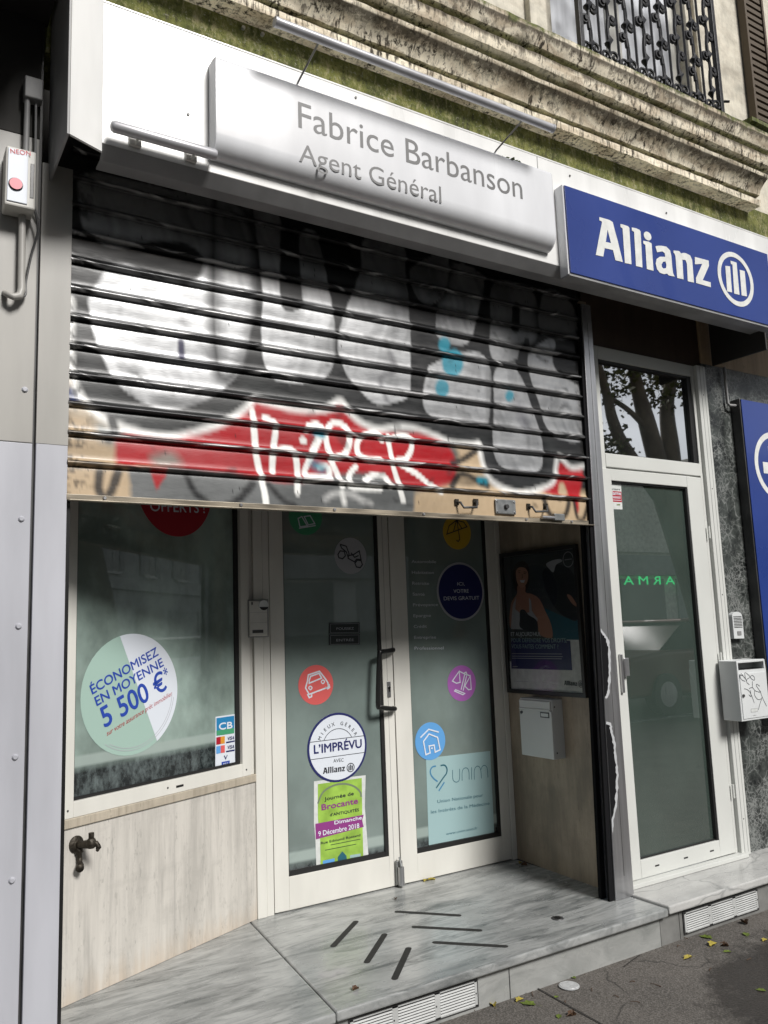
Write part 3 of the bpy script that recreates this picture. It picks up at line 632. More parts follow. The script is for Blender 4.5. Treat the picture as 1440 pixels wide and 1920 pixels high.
tag(MB().tube([(4.247, .04, 2.95), (4.247, .04, 2.73), (4.255, .03, 2.715), (4.285, .02, 2.715), (4.31, .03, 2.72)], .009, 10).build('feed_pipe', M_UNDER, smooth=True), 'thin grey pipe feeding the tall blue vertical sign from above', 'pipe')

# ================================================================== ROLLER SHUTTER
RS = thing('roller_shutter', 'half lowered slatted roller shutter covered in silver, black and red graffiti', 'shutter', (1.77, 0, 1.95))
SX0, SX1, ZB, ZJ, PITCH_S = .530, 3.022, 1.972, 2.068, .1046
pr1 = [(0, .006), (.006, .002), (.015, .0008), (.08, 0), (.18, -.0005), (.3, -.0008), (.42, -.0008), (.54, -.0008), (.66, -.0014), (.735, -.0035), (.78, -.0085), (.81, -.0130), (.84, -.0165), (.87, -.0180), (.90, -.0175), (.93, -.0140), (.953, -.0085), (.970, -.001), (.982, .005), (.992, .007)]
rows = []
nsl = 12
for k_ in range(nsl, 0, -1):
    zt = ZJ+k_*PITCH_S
    for f_, y_ in pr1: rows.append((zt-f_*PITCH_S, y_))
for f_, y_ in pr1[:8]+[(.7, -.0008), (.85, -.0008), (1.0, -.0008)]: rows.append((ZJ-f_*(ZJ-ZB), y_))
NC = 640; xs = np.linspace(SX0, SX1, NC); zs = np.array([r[0] for r in rows]); ys = np.array([r[1] for r in rows])
rs_ = np.random.RandomState(4)
GX, GZ = np.meshgrid(xs, zs)
sag = .0035*np.sin((GX-SX0)/(SX1-SX0)*math.pi)
XX, ZZ = GX.ravel(), GZ.ravel()
YY = np.repeat(ys, NC)+.0035*np.sin(XX*2.1+ZZ*5)+.0012*np.sin(XX*7.3+ZZ*23)
# paint layers (rgb + silver share), traced as shapes on the shutter's own surface
def lin(c): c = np.array(c)/255.; return np.where(c < .04045, c/12.92, ((c+.055)/1.055)**2.4)
IMG = np.zeros((len(XX), 4)); IMG[:, :3] = .022; IMG[:, 3] = .15
def ups(px): return [(p.x, p.z) for p in (at(*q, PY(-.002)) for q in px)]
def vnoise(sx, sz, seed):
    """smooth value noise over the sheet"""
    r = np.random.RandomState(seed).rand(400, 400); an = .35+seed*.7; qx, qz = XX+.035*np.sin(ZZ*9+seed)+.012*np.sin(ZZ*31), ZZ+.03*np.sin(XX*7+seed)+.01*np.sin(XX*23); r_, s_ = (0, 1) if abs(sx/sz-1) > 2.5 or abs(sz/sx-1) > 2.5 else (math.sin(an), math.cos(an)); u = (qx*sx*s_+qz*sx*r_) % 399; v = (qz*sz*s_-qx*sz*r_) % 399
    i, j = u.astype(int), v.astype(int); fu, fv = u-i, v-j; fu = fu*fu*(3-2*fu); fv = fv*fv*(3-2*fv)
    return (r[j, i]*(1-fu)+r[j, i+1]*fu)*(1-fv)+(r[j+1, i]*(1-fu)+r[j+1, i+1]*fu)*fv
WOB = (vnoise(18, 18, 1)-.5)*.010+(vnoise(70, 70, 2)-.5)*.005
def segd(idx, P, closed):
    x, z = XX[idx], ZZ[idx]; d = np.full(len(x), 9.); n = len(P)
    for i in range(n if closed else n-1):
        (ax, az), (bx, bz) = P[i], P[(i+1) % n]; dx, dz = bx-ax, bz-az; L = dx*dx+dz*dz+1e-12
        t = np.clip(((x-ax)*dx+(z-az)*dz)/L, 0, 1); d = np.minimum(d, np.hypot(x-ax-t*dx, z-az-t*dz))
    return d
def blend(idx, a, col, silver):
    a = a[:, None]; IMG[idx, :3] = IMG[idx, :3]*(1-a)+np.array(col)*a; IMG[idx, 3] = IMG[idx, 3]*(1-a[:, 0])+silver*a[:, 0]
def fill(px, col, silver=0, soft=.006, op=1., sm=5, raw=False):
    P = ups(crom(px, sm, True) if sm else px); X = [p[0] for p in P]; Z = [p[1] for p in P]; mrg = soft*2+.02
    idx = np.where((XX > min(X)-mrg) & (XX < max(X)+mrg) & (ZZ > min(Z)-mrg) & (ZZ < max(Z)+mrg))[0]
    if not len(idx): return
    x, z = XX[idx], ZZ[idx]; ins = np.zeros(len(idx), bool); n = len(P)
    for i in range(n):
        (ax, az), (bx, bz) = P[i], P[(i+1) % n]
        c = ((az > z) != (bz > z)); ins ^= c & (x < (bx-ax)*(z-az)/((bz-az) or 1e-9)+ax)
    d = segd(idx, P, True); d = np.where(ins, d, -d)+WOB[idx]*.7
    blend(idx, np.clip(d/soft*.5+.5, 0, 1)*op, lin(col), silver)
def stroke(px, w, col, silver=0, soft=.004, op=1., sm=5):
    P = ups(crom(px, sm) if sm else px); X = [p[0] for p in P]; Z = [p[1] for p in P]; mrg = w+soft*2
    idx = np.where((XX > min(X)-mrg) & (XX < max(X)+mrg) & (ZZ > min(Z)-mrg) & (ZZ < max(Z)+mrg))[0]
    if not len(idx): return
    d = w/2-segd(idx, P, False)+WOB[idx]*.35; blend(idx, np.clip(d/soft*.5+.5, 0, 1)*op, lin(col), silver)
z6 = zf(80, 600, .375); z7 = zf(580, 600, .3889); zu = zf(420, 360, .4861); zl = zf(0, 240, 1/3)
BEI, GRY, BLK, SIL, RED_, WHT, TEA = (182, 160, 130), (90, 92, 92), (18, 19, 20), (170, 171, 172), (165, 12, 24), (226, 226, 222), (30, 130, 150)
fill([(100, 770), (330, 790), (300, 880), (260, 980), (100, 980)], BEI, 0, .02, sm=0)
fill([(770, 905), (930, 905), (1120, 925), (1120, 1010), (760, 1000)], BEI, 0, .02, sm=0)
fill([(240, 875), (500, 890), (780, 905), (775, 990), (250, 980)], (104, 106, 106), .2, .01, sm=0)
fill([(850, 830), (940, 850), (945, 900), (860, 900)], BEI, 0, .02, sm=0)
fill([(500, 800), (700, 800), (860, 850), (700, 960), (520, 940)], GRY, .2, .02)
fill([(185, 770), (300, 790), (300, 830), (190, 830)], (120, 122, 120), .3, .02)
# grey wash round the letters, lighter halo
fill([(135, 560), (160, 560), (185, 700), (150, 720), (135, 690)], (110, 112, 112), .4, .01)
fill([(125, 690), (200, 760), (270, 800), (230, 800), (128, 770)], (176, 160, 136), 0, .02)
fill([(128, 728), (152, 730), (150, 755), (128, 752)], (46, 66, 120), 0, .01)
# red masses
fill(z6((360, 590), (560, 515), (900, 510), (1040, 400), (1440, 440), (1440, 800), (1200, 810), (900, 760), (620, 735), (360, 735)), RED_, 0, .012, sm=0)
fill([(560, 765), (640, 765), (690, 800), (760, 810), (800, 800), (850, 850), (846, 905), (770, 915), (690, 885), (560, 885)], RED_, 0, .012)
fill(z6((530, 740), (570, 845), (620, 780), (620, 735)), RED_, 0, .006, sm=0)
fill(z7((1120, 820), (1190, 760), (1200, 690), (1310, 700), (1300, 860), (1290, 930), (1265, 860), (1190, 850)), RED_, 0, .01)
fill(z7((1210, 560), (1290, 560), (1300, 610), (1240, 610)), RED_, 0, .01)
fill(z6((540, 680), (640, 660), (700, 720), (620, 740), (560, 730)), (128, 120, 112), .2, .02)
fill(z7((1205, 790), (1225, 790), (1240, 840), (1200, 840)), BEI, 0, .01)
# dark bodies of the big letters, bounded below by the white outline
OUT1 = [(133, 560), (133, 618), (134, 696), (147, 734), (168, 764), (200, 787), (246, 805), (295, 817), (337, 815), (394, 801), (429, 787), (464, 763), (478, 747), (499, 752), (552, 766), (600, 768), (622, 759), (638, 750), (651, 766), (673, 788), (709, 803), (746, 799), (782, 803), (819, 817), (848, 830), (897, 832)]
OUT2 = [(897, 832), (903, 862), (911, 886), (930, 908), (965, 922), (1001, 920), (1036, 905), (1042, 874), (1047, 856), (1070, 876), (1096, 874)]
fill([(130, 300), (1115, 300), (1112, 870)]+OUT2[::-1]+OUT1[::-1], (38, 40, 40), .15, .008, sm=0)
fill([(150, 300), (1115, 300), (1115, 700), (1000, 760), (900, 720), (790, 700), (620, 690), (480, 660), (470, 560), (160, 560)], BLK, .1, .05, sm=0)
fill([(480, 690), (560, 735), (620, 735), (700, 790), (880, 815), (890, 780), (780, 760), (700, 700), (500, 660)], (30, 31, 32), .1, .03)
fill([(915, 860), (1035, 860), (1025, 892), (970, 908), (922, 896)], (44, 45, 46), .2, .02)
fill([(1050, 845), (1112, 850), (1112, 790), (1040, 800)], (28, 28, 28), .1, .02)
_f = fill
def fill(px, col, silver=0, soft=.006, op=1., sm=5, raw=False):
    if silver == 1:
        q = crom(px, sm, True) if sm else px; stroke(q+[q[0]], .060, (14, 15, 16), .1, .022, .85, 0)
    _f(px, col, silver, soft, op, sm)
# silver fills
fill([(150, 330), (250, 340), (330, 360), (420, 375), (480, 385), (482, 480), (474, 600), (457, 680), (412, 735), (345, 764), (280, 758), (222, 720), (186, 655), (168, 580), (160, 520), (170, 480), (155, 420)], SIL, 1, .006)
fill([(160, 430), (210, 462), (300, 450), (352, 455), (384, 490), (362, 527), (300, 520), (240, 498), (200, 505), (165, 560), (135, 540), (135, 430)], BLK, .1, .01)
fill(zu((-30, 40), (60, 60), (95, 130), (120, 240), (125, 440), (100, 560), (60, 660), (-20, 660)), SIL, 1, .006, op=.35)
fill(zu((120, 60), (210, 90), (215, 200), (222, 440), (300, 445), (300, 380), (290, 170), (350, 150), (380, 260), (410, 400), (428, 540), (420, 670), (360, 725), (240, 735), (170, 690), (145, 600), (148, 440), (140, 260)), SIL, 1, .005)
fill(zu((545, 180), (690, 210), (700, 300), (712, 420), (718, 560), (715, 760), (680, 800), (590, 815), (520, 760), (470, 690), (440, 600), (450, 500), (490, 400), (530, 290)), SIL, 1, .005)
fill(z7((600, 205), (800, 150), (876, 245), (872, 400), (865, 470), (845, 500), (730, 498), (640, 482), (570, 445), (545, 380), (560, 270)), SIL, 1, .005)
fill(zu((865, 280), (1000, 320), (985, 440), (940, 580), (830, 560), (820, 490)), SIL, 1, .005)
fill(zu((725, 290), (860, 240), (855, 370), (800, 430), (745, 400)), SIL, 1, .006, op=.8)
fill(z7((895, 240), (980, 190), (1005, 250), (1055, 350), (1110, 540), (1122, 640), (1118, 710), (1060, 738), (950, 720), (900, 670), (885, 560), (890, 380)), SIL, 1, .005)
fill(zu((1045, 350), (1190, 380), (1215, 540), (1130, 640), (1035, 640), (1030, 500)), SIL, 1, .006, op=.75)
fill(zu((1240, 380), (1340, 430), (1358, 560), (1225, 545)), SIL, 1, .006, op=.6)
fill(z7((1060, 160), (1180, 90), (1200, 260), (1310, 320), (1315, 570), (1210, 575), (1150, 530), (1110, 410), (1070, 280)), SIL, 1, .005)
stroke(z7((1300, 110), (1235, 115), (1195, 160), (1200, 220), (1260, 270), (1310, 300)), .045, BLK, .1, .006)
stroke(z7((1050, 110), (1020, 190), (1045, 290), (1085, 420), (1120, 520)), .034, BLK, .1, .004)
stroke(zu((1130, 440), (1125, 520)), .05, BLK, .1)
stroke(zu((1170, 570), (1160, 690)), .03, BLK, .1)
stroke([(340, 640), (342, 675)], .022, (50, 48, 70), .3, .006)
stroke(z6((700, 0), (740, 70), (790, 110), (850, 200)), .02, (90, 90, 92), .6, .02, op=.6)
stroke(z6((640, 250), (720, 300), (800, 380)), .02, (120, 120, 122), .7, .03, op=.5)
stroke(z7((390, 160), (405, 240), (340, 280), (375, 380)), .018, (80, 78, 84), .5, .012, op=.7)
stroke(z7((610, 440), (640, 480), (700, 430), (740, 470)), .02, (130, 130, 130), .7, .03, op=.6)
fill(z6((560, 395), (760, 380), (880, 400), (760, 440), (620, 440)), (60, 60, 60), .4, .03, op=.7)
fill(z7((1020, 400), (1060, 520), (1030, 540), (1000, 420)), (70, 68, 84), .5, .03, op=.5)
for q, r_ in (((848, 680), 20), ((829, 727), 13), ((955, 742), 8), ((833, 645), 11)):
    fill([(q[0]+r_*math.cos(t), q[1]+r_*1.35*math.sin(t)) for t in [i*math.pi/5 for i in range(10)]], TEA, .2, .008, op=.9)
fill = _f
# soft white outline
stroke(OUT1, .026, (225, 225, 222), .2, .012, op=.92)
stroke(OUT2, .026, (225, 225, 222), .2, .012, op=.95)
fill([(600, 768), (622, 759), (638, 750), (651, 766), (660, 780), (640, 770), (615, 772)], (200, 198, 196), .1, .01, op=.8)
stroke([(629, 762), (641, 762)], .012, RED_, 0, .006)
if 0: stroke([(133, 545), (135, 640), (138, 700), (158, 745), (196, 778), (250, 806), (310, 816), (372, 806), (425, 780), (470, 750), (520, 770)], .028, WHT, .2, .02, op=.85)
if 0: stroke([(600, 778), (640, 755), (668, 782), (730, 806), (770, 800), (810, 826), (845, 838), (893, 836)], .030, (190, 190, 188), .2, .02, op=.8)
if 0: stroke([(893, 836), (900, 858), (910, 888), (935, 912), (980, 920), (1020, 912), (1040, 895), (1043, 868), (1048, 858), (1094, 876)], .026, WHT, .2, .016, op=.9)
# white tag letters
W1 = .025
for q in (z6((1050, 450), (1060, 560), (1068, 660), (1085, 750), (1108, 850), (1120, 945)), z6((1112, 485), (1165, 520), (1158, 620), (1152, 700), (1150, 755)), z6((1158, 660), (1215, 640), (1262, 665), (1276, 750), (1276, 860)),
          z6((1320, 545), (1370, 520), (1400, 560), (1345, 680), (1315, 775), (1440, 790)), z7((0, 505), (35, 500), (52, 540), (20, 620), (0, 665)), z7((80, 545), (110, 495), (160, 500), (195, 550), (190, 610), (160, 655), (110, 655), (88, 600), (80, 545)),
          z7((352, 575), (320, 545), (262, 552), (235, 590), (240, 645), (285, 670), (342, 672)), z7((378, 560), (395, 640), (412, 720), (436, 800), (455, 870)), z7((380, 572), (440, 558), (490, 575), (492, 625), (465, 668), (425, 680), (520, 740), (580, 790), (640, 828)),
          z7((-20, 770), (50, 765), (98, 740), (88, 705), (50, 705)), z7((105, 670), (138, 745), (162, 800)), z7((225, 705), (195, 745), (200, 795), (260, 808), (345, 812)), z7((270, 772), (305, 748), (360, 752), (392, 800)), z7((150, 652), (120, 665))):
    stroke(q, W1, (240, 240, 236), .1, .004)
stroke(z6((1303, 598), (1306, 602)), .03, WHT, .1)
stroke(z7((80, 862), (125, 835), (200, 838), (260, 868), (300, 885)), .020, (190, 190, 188), .3, .012, op=.9); stroke(z7((160, 830), (172, 880)), .018, WHT, .3, .01)
# black loops on the bottom slats
for q, w_ in ((z6((285, 760), (278, 840), (298, 878), (335, 870), (378, 760)), .030), (z6((720, 780), (760, 860), (820, 910)), .026), (z6((1050, 820), (990, 890), (930, 925)), .03), (z6((345, 490), (360, 560), (330, 600)), .03), (z6((1130, 820), (1200, 900), (1260, 930)), .022),
              (z7((690, 690), (740, 670), (800, 630)), .028), (z7((690, 800), (740, 740), (860, 800)), .028), (z7((1130, 860), (1165, 940), (1230, 945), (1250, 880)), .028), (z7((1275, 870), (1290, 950), (1320, 960), (1340, 900)), .02)):
    stroke(q, w_, (20, 20, 22), .1, .008, op=.92)
stroke(z7((820, 770), (850, 775)), .03, TEA, .1, .01); stroke(z6((1370, 560), (1400, 568)), .03, TEA, .1, .01); stroke(z6((1360, 720), (1400, 740)), .03, TEA, .1, .02)
stroke([(740, 797), (742, 824), (838, 836), (842, 812)], .005, BLK, 0, .003, sm=0)
# hinge underside shade painted into the colour with dirt, scuffs and bare metal
frac = np.array([((r[0]-ZJ)/PITCH_S) % 1 for r in rows]); hing = np.repeat(((frac < .22) & (frac > .045)).astype(float), NC); hing[-11*NC:] = 0
n1, n2, n3 = vnoise(3, 14, 5), vnoise(60, 8, 6), vnoise(5, 120, 7)
a = np.clip((n1*.5+n3*.5-.16)*3, 0, 1)*hing*.9; IMG[:, :3] = IMG[:, :3]*(1-a[:, None])+np.array([.03, .03, .032])*a[:, None]; IMG[:, 3] = IMG[:, 3]*(1-a)+.55*a
a = np.clip((vnoise(2.2, 90, 8)-.62)*6, 0, 1)*hing*.9; IMG[:, :3] = IMG[:, :3]*(1-a[:, None])+.55*a[:, None]; IMG[:, 3] = np.maximum(IMG[:, 3], a)
edge = np.clip(1-(XX-SX0)/.10, 0, 1)+np.clip(1-(SX1-XX)/.07, 0, 1)
a = np.clip((vnoise(40, 60, 9)*.6+vnoise(120, 160, 10)*.4-.62+edge*.22)*5, 0, 1)*np.clip(edge*1.6, 0, 1)*.8; IMG[:, :3] *= (1-a[:, None]*.85)
silv = np.clip((IMG[:, 3]-.6)*4, 0, 1); mot = vnoise(3.5, 2.2, 21)*.5+vnoise(14, 7, 22)*.3+vnoise(50, 12, 23)*.2
IMG[:, :3] *= (1-silv*np.clip((.55-mot)*1.5, 0, .5))[:, None]
IMG[:, :3] *= (.80+.28*vnoise(9, 4, 11)+.10*(vnoise(90, 30, 12)-.5))[:, None]
a = np.clip((vnoise(6, 30, 13)*vnoise(25, 25, 14)-.58)*5, 0, 1)*.6; IMG[:, :3] *= (1-a[:, None]*.8)
drop = rs_.rand(len(XX)) > .9988; IMG[drop, :3] *= .15
me = bpy.data.meshes.new('slats'); o_ = ORG[RS.name]
V3 = np.stack([XX-o_.x, YY-o_.y, ZZ-sag.ravel()*np.clip((ZZ-1.97)/.5, 0, 1)-o_.z], 1)
NR = len(rows); i0 = (np.arange(NR-1)[:, None]*NC+np.arange(NC-1)[None]).ravel()
F4 = np.stack([i0, i0+NC, i0+NC+1, i0+1], 1)
me.vertices.add(len(V3)); me.vertices.foreach_set('co', V3.ravel().astype(np.float32))
me.loops.add(F4.size); me.loops.foreach_set('vertex_index', F4.ravel().astype(np.int32)); me.polygons.add(len(F4))
me.polygons.foreach_set('loop_start', (np.arange(len(F4))*4).astype(np.int32)); me.update(calc_edges=True)
me.polygons.foreach_set('use_smooth', np.ones(len(F4), bool))
ca = me.color_attributes.new('paint', 'FLOAT_COLOR', 'POINT'); ca.data.foreach_set('color', IMG.astype(np.float32).ravel())
t = NT('spray_painted_slats', rough=.4, spec=.5); vc_ = t.n.new('ShaderNodeVertexColor'); vc_.layer_name = 'paint'
t.l.new(vc_.outputs[0], t.b.inputs['Base Color']); t.l.new(t.math('MULTIPLY', vc_.outputs[1], .60), t.b.inputs['Metallic'])
t.l.new(t.ramp(t.noise(t.pos((3, 3, 12)), 4, 6), (.3, .30), (.7, .48)), t.b.inputs['Roughness'])
t.bump(t.noise(t.pos((8, 8, 30)), 6, 5), .12, .002)
me.materials.append(t.m); so_ = bpy.data.objects.new('slats', me); COL.objects.link(so_); so_.parent = RS
# bottom bar, rails, hardware
M_BAR = mat('scuffed_bar_paint', (.30, .26, .20), .42, .4, noise=(5, .75, (1, 1, 8)))
MB().box(.528, 3.024, -.012, .016, 1.950, 1.9716).box(.535, 3.03, -.030, -.012, 1.946, 1.951).build('bottom_bar', M_BAR, RS, bevel=.002)
for x in (.655, 1.155, 1.555, 1.99, 2.57, 2.86): MB().tube([(x, -.012, 1.962), (x, -.019, 1.962)], [.008, .005], 10).build('bolt', M_STEEL, RS, smooth=True)
MB().box(.430, .531, -.012, .05, .04, 3.15).build('left_rail', M_PANEL2, RS, bevel=.002)
box('left_rail_upper', M_PANEL, RS, .429, .5315, -.0135, .0, 2.137, 3.15, bevel=.001)
MB().box(.531, .545, .004, .045, .2, 3.15).build('left_channel', M_BLACK, RS)
RL = lambda z: 2.957+(3.021-2.957)*(z-.2)/2.9       # the post leans slightly
MB().prism([(RL(.2), -.030, .2), (3.078, -.030, .2), (3.085, -.030, 3.10), (RL(3.1), -.030, 3.10)], (0, .085, 0)).build('right_rail', M_STEEL, RS, bevel=.003)
MB().prism([(RL(.2)-.030, -.020, .2), (RL(.2)-.0005, -.020, .2), (RL(3.1)-.0005, -.020, 3.10), (RL(3.1)-.012, -.020, 3.10)], (0, .012, 0)).prism([(RL(.2)-.030, .03, .2), (RL(.2)-.0005, .03, .2), (RL(3.1)-.0005, .03, 3.10), (RL(3.1)+-.010, .03, 3.10)], (0, .02, 0)).build('right_channel', mat('black_spray', (.010, .010, .011), .95, spec=.1), RS)
MB().prism([((RL(z)+3.083)/2+d_, -.0306, z) for z, d_ in ((.3, -.001), (.3, .001), (3.0, .001), (3.0, -.001))], (0, .0004, 0)).build('rail_groove', M_SEAM, RS)
pr = PY(-.030); z8 = zf(1100, 1140, .15625); g1 = MB(); g2 = MB()
for q in (z8((165, 255), (215, 310), (262, 400), (282, 520), (285, 700), (280, 880), (268, 1010), (235, 1080), (215, 1090)), z8((238, 1375), (290, 1395), (305, 1460), (330, 1580), (350, 1700), (368, 1850), (376, 2000), (372, 2200), (350, 2420), (300, 2600), (268, 2700))):
    w3 = [at(*p, pr) for p in crom(q, 5)]; w3 = [Vector((max(p.x-.006, RL(p.z)+.002), -.0310, p.z)) for p in w3]
    k0 = len(g1.v); g1.ribbon(w3, .014, Vector((0, -1, 0)))
    for i_ in range(k0, len(g1.v)): g1.v[i_].x = min(max(g1.v[i_].x+random.uniform(-.0045, .0045), RL(g1.v[i_].z)+.0008), 3.07)
    g2.add([w for p in w3 for w in (Vector((p.x, -.0307, p.z)), Vector((RL(p.z)+.0005, -.0307, p.z)))], [(2*i, 2*i+1, 2*i+3, 2*i+2) for i in range(len(w3)-1)])
g2.build('black_graffiti', mat('black_spray', (.010, .010, .011), .95, spec=.1), RS); g1.build('white_graffiti', mat('white_spray', (.45, .46, .47), .6), RS)
for x in (2.235, 2.655):
    h = MB().tube([(x-.058, -.002, 2.025), (x-.050, -.022, 2.022), (x-.042, -.034, 1.998), (x+.03, -.034, 2.002), (x+.042, -.022, 2.03), (x+.048, -.002, 2.034)], .0055, 10)
    h.build('handle', M_STEELD, RS, smooth='all')
    for a_, b_, c_ in ((-.068, -.046, 2.012), (.036, .064, 2.018)): MB().box(x+a_, x+b_, -.007, -.001, c_, c_+.028).build('handle_plate', M_BRASS, RS, bevel=.002)
lp = box('lock_plate', M_LOCK, RS, 2.395, 2.515, -.010, -.001, 1.982, 2.052, bevel=.006)
MB().tube([(2.455, -.010, 2.017), (2.455, -.022, 2.017)], [.013, .010], 16).build('cylinder', M_STEELD, lp, smooth=True)
for x in (2.404, 2.506):
    for z in (1.993, 2.041): MB().tube([(x, -.010, z), (x, -.0135, z)], .005, 8).build('rivet', M_STEEL, lp, smooth=True)
bl = MB().tube([(2.66, -.022, 1.975), (2.74, -.022, 1.975)], .009, 12).build('sliding_bolt', M_STEEL, RS, smooth=True)
MB().box(2.735, 2.80, -.032, -.012, 1.962, 1.995).build('bolt_housing', M_LOCK, bl, bevel=.003)
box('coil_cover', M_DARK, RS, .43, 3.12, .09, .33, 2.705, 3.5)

# ================================================================== SHOP WINDOW
SW = thing('shop_window', 'white framed shop window with a frosted grimy pane, left of the glass doors', 'window', tuple(lw(.5, 0, .836)))
fr = lambda s, d, z: lw(s, d, z)
gs0, gs1 = .055, .912
MB().box(-.004, gs0, -.06, .004, .8365, 2.60, fr=fr).build('left_stile', M_FRAME, SW, bevel=.002)
MB().box(gs1+.03, .998, -.06, .004, .8365, 2.60, fr=fr).build('right_stile', M_FRAME, SW, bevel=.002)
MB().box(gs0, gs1+.03, -.06, .004, .8365, .893, fr=fr).build('bottom_rail', M_FRAME, SW, bevel=.002)
MB().box(gs0, gs1+.03, -.06, .004, 2.55, 2.60, fr=fr).build('top_rail', M_FRAME, SW, bevel=.002)
MB().box(gs0, gs0+.012, -.04, -.012, .893, 2.55, fr=fr).box(gs1+.004, gs1+.03, -.04, -.012, .893, 2.55, fr=fr).box(gs0, gs1, -.04, -.012, .8935, .905, fr=fr).build('gasket', M_GASK, SW)
MB().box(gs0, gs1+.01, -.04, -.020, .90, 2.56, fr=fr).build('pane', M_FILM_W, SW)
MB().box(.545, .585, .004, .0048, .857, .866, fr=fr).build('drain_slot', M_BLACK, SW)
PW = PL(-.020)
for s_ in (.03, .5, .965): MB().tube([lw(s_, .004, .865), lw(s_, .0055, .865)], .004, 10).build('frame_screw', M_STEELD, SW, smooth=True)
# corner post
CP = tag(MB().box(1.528, 1.575, .775, .84, .2, 2.6).box(1.505, 1.53, .792, .84, .2, 2.6).build('corner_post', M_FRAME, bevel=.003), 'white metal corner post between the shop window and the glass doors', 'post')

# discount sticker
z5 = zf(150, 1180, .13889)
D = thing('discount_sticker', 'round mint and white discount sticker with tilted blue price on the shop window', 'sticker', tuple(at(248, 1411, PW)))
dc = at(247, 1301, lift(PW, .001)); dr = (at(337, 1298, lift(PW, .001))-at(157, 1304, lift(PW, .001))).length/2
MB().prism(disc_pts(dc, LU, uz, dr), -LN*.002).build('mint_disc', M_MINT, D)
pw2 = lift(PW, .0012); e1, e2 = at(*z5((545, 125))[0], pw2), at(*z5((1035, 1500))[0], pw2)
a_1 = math.degrees(math.atan2((e1-dc).z, (e1-dc).dot(LU))); a_2 = math.degrees(math.atan2((e2-dc).z, (e2-dc).dot(LU)))
MB().prism([p+LN*.0006 for p in disc_pts(dc, LU, uz, dr, 40, a_2, a_1)], None).build('white_segment', M_WHITE, D)
text('line_lettering', '\u00c9CONOMISEZ', M_DKBLUE, D, PW, z5((168, 878))[0], z5((1062, 345))[0], .036, .002, bold=.03)
text('line_lettering', 'EN MOYENNE', M_DKBLUE, D, PW, z5((230, 1035))[0], z5((1132, 490))[0], .036, .002, bold=.03)
text('price_lettering', '5 500 \u20ac', M_DKBLUE, D, PW, z5((338, 1325))[0], z5((1178, 800))[0], .078, .002, bold=.03)
text('asterisk', '*', M_DKBLUE, D, PW, z5((1158, 690))[0], z5((1208, 662))[0], .05, .002, bold=.02)
text('script_lettering', 'sur votre assurance pr\u00eat immobilier', M_DRED, D, PW, z5((365, 1440))[0], z5((1245, 890))[0], .018, .002, slant=.35)
mb = MB()
for rr, a0, a1_ in ((.92, -125, -8), (.88, -120, -5)): mb.ribbon([p+LN*.0008 for p in disc_pts(dc, LU, uz, dr*rr, 40, a0, a1_)], .0022, LN)
mb.build('small_print', M_GREY, D)
# card payment sticker
zc = zf(380, 1330, .0625)
CS = thing('card_sticker', 'small payment card sticker in the bottom right corner of the shop window', 'sticker', tuple(at(422, 1442, PW)))
poly('sheet', M_WHITE, CS, PW, zc((390, 225), (975, 140), (985, 1660), (380, 1790)), .001, th=.001)
poly('blue_panel', mat('cyan_blue_print', (.02, .20, .42), .45), CS, PW, zc((415, 265), (945, 190), (945, 715), (420, 790)), .002)
poly('green_panel', M_GREEN, CS, PW, zc((415, 640), (945, 560), (945, 715), (420, 790)), .0025)
text('letters', 'CB', M_WHITE, CS, PW, zc((490, 615))[0], zc((890, 560))[0], .028, .003, bold=.06)
for nm, mt_, q in (('red_mark', M_DRED, ((410, 845), (540, 820), (540, 1040), (410, 1065))), ('orange_mark', M_ORANGE, ((540, 820), (665, 800), (665, 1020), (540, 1040))), ('blue_mark', M_SKYB, ((410, 1115), (540, 1090), (540, 1310), (410, 1340))), ('red_mark', M_RED, ((540, 1090), (665, 1070), (665, 1295), (540, 1310))),
                   ('navy_bar', M_NAVY, ((705, 975), (960, 930), (960, 970), (705, 1020))), ('navy_bar', M_NAVY, ((705, 1245), (960, 1200), (960, 1245), (705, 1290))), ('blue_tab', M_DKBLUE, ((570, 1580), (810, 1535), (810, 1665), (575, 1700)))):
    poly(nm, mt_, CS, PW, zc(*q), .002)
for y in (930, 1195): text('letters', 'VISA', M_NAVY, CS, PW, zc((740, y))[0], zc((945, y-35))[0], .015, .003, bold=.03, slant=.2)
text('letters', 'V', M_NAVY, CS, PW, zc((640, 1510))[0], zc((745, 1495))[0], .018, .003, bold=.03); text('letters', 'PAY', M_WHITE, CS, PW, zc((620, 1665))[0], zc((770, 1635))[0], .008, .003)
# red sticker mostly hidden by the shutter
RSK = thing('red_sticker', 'deep red round sticker half hidden by the shutter at the top of the shop window', 'sticker', tuple(at(330, 1006, PW)))
rc = at(330, 1006, lift(PW, .001)); rr_ = (at(398, 955, PW)-at(262, 950, PW)).length/2*1.03
MB().prism(disc_pts(rc+uz*rr_, LU, uz, rr_), -LN*.001).build('disc', M_DRED, RSK)
text('lettering', 'OFFERTS !', M_WHITE, RSK, PW, (282, 958), (384, 962), .045, .002, bold=.02)

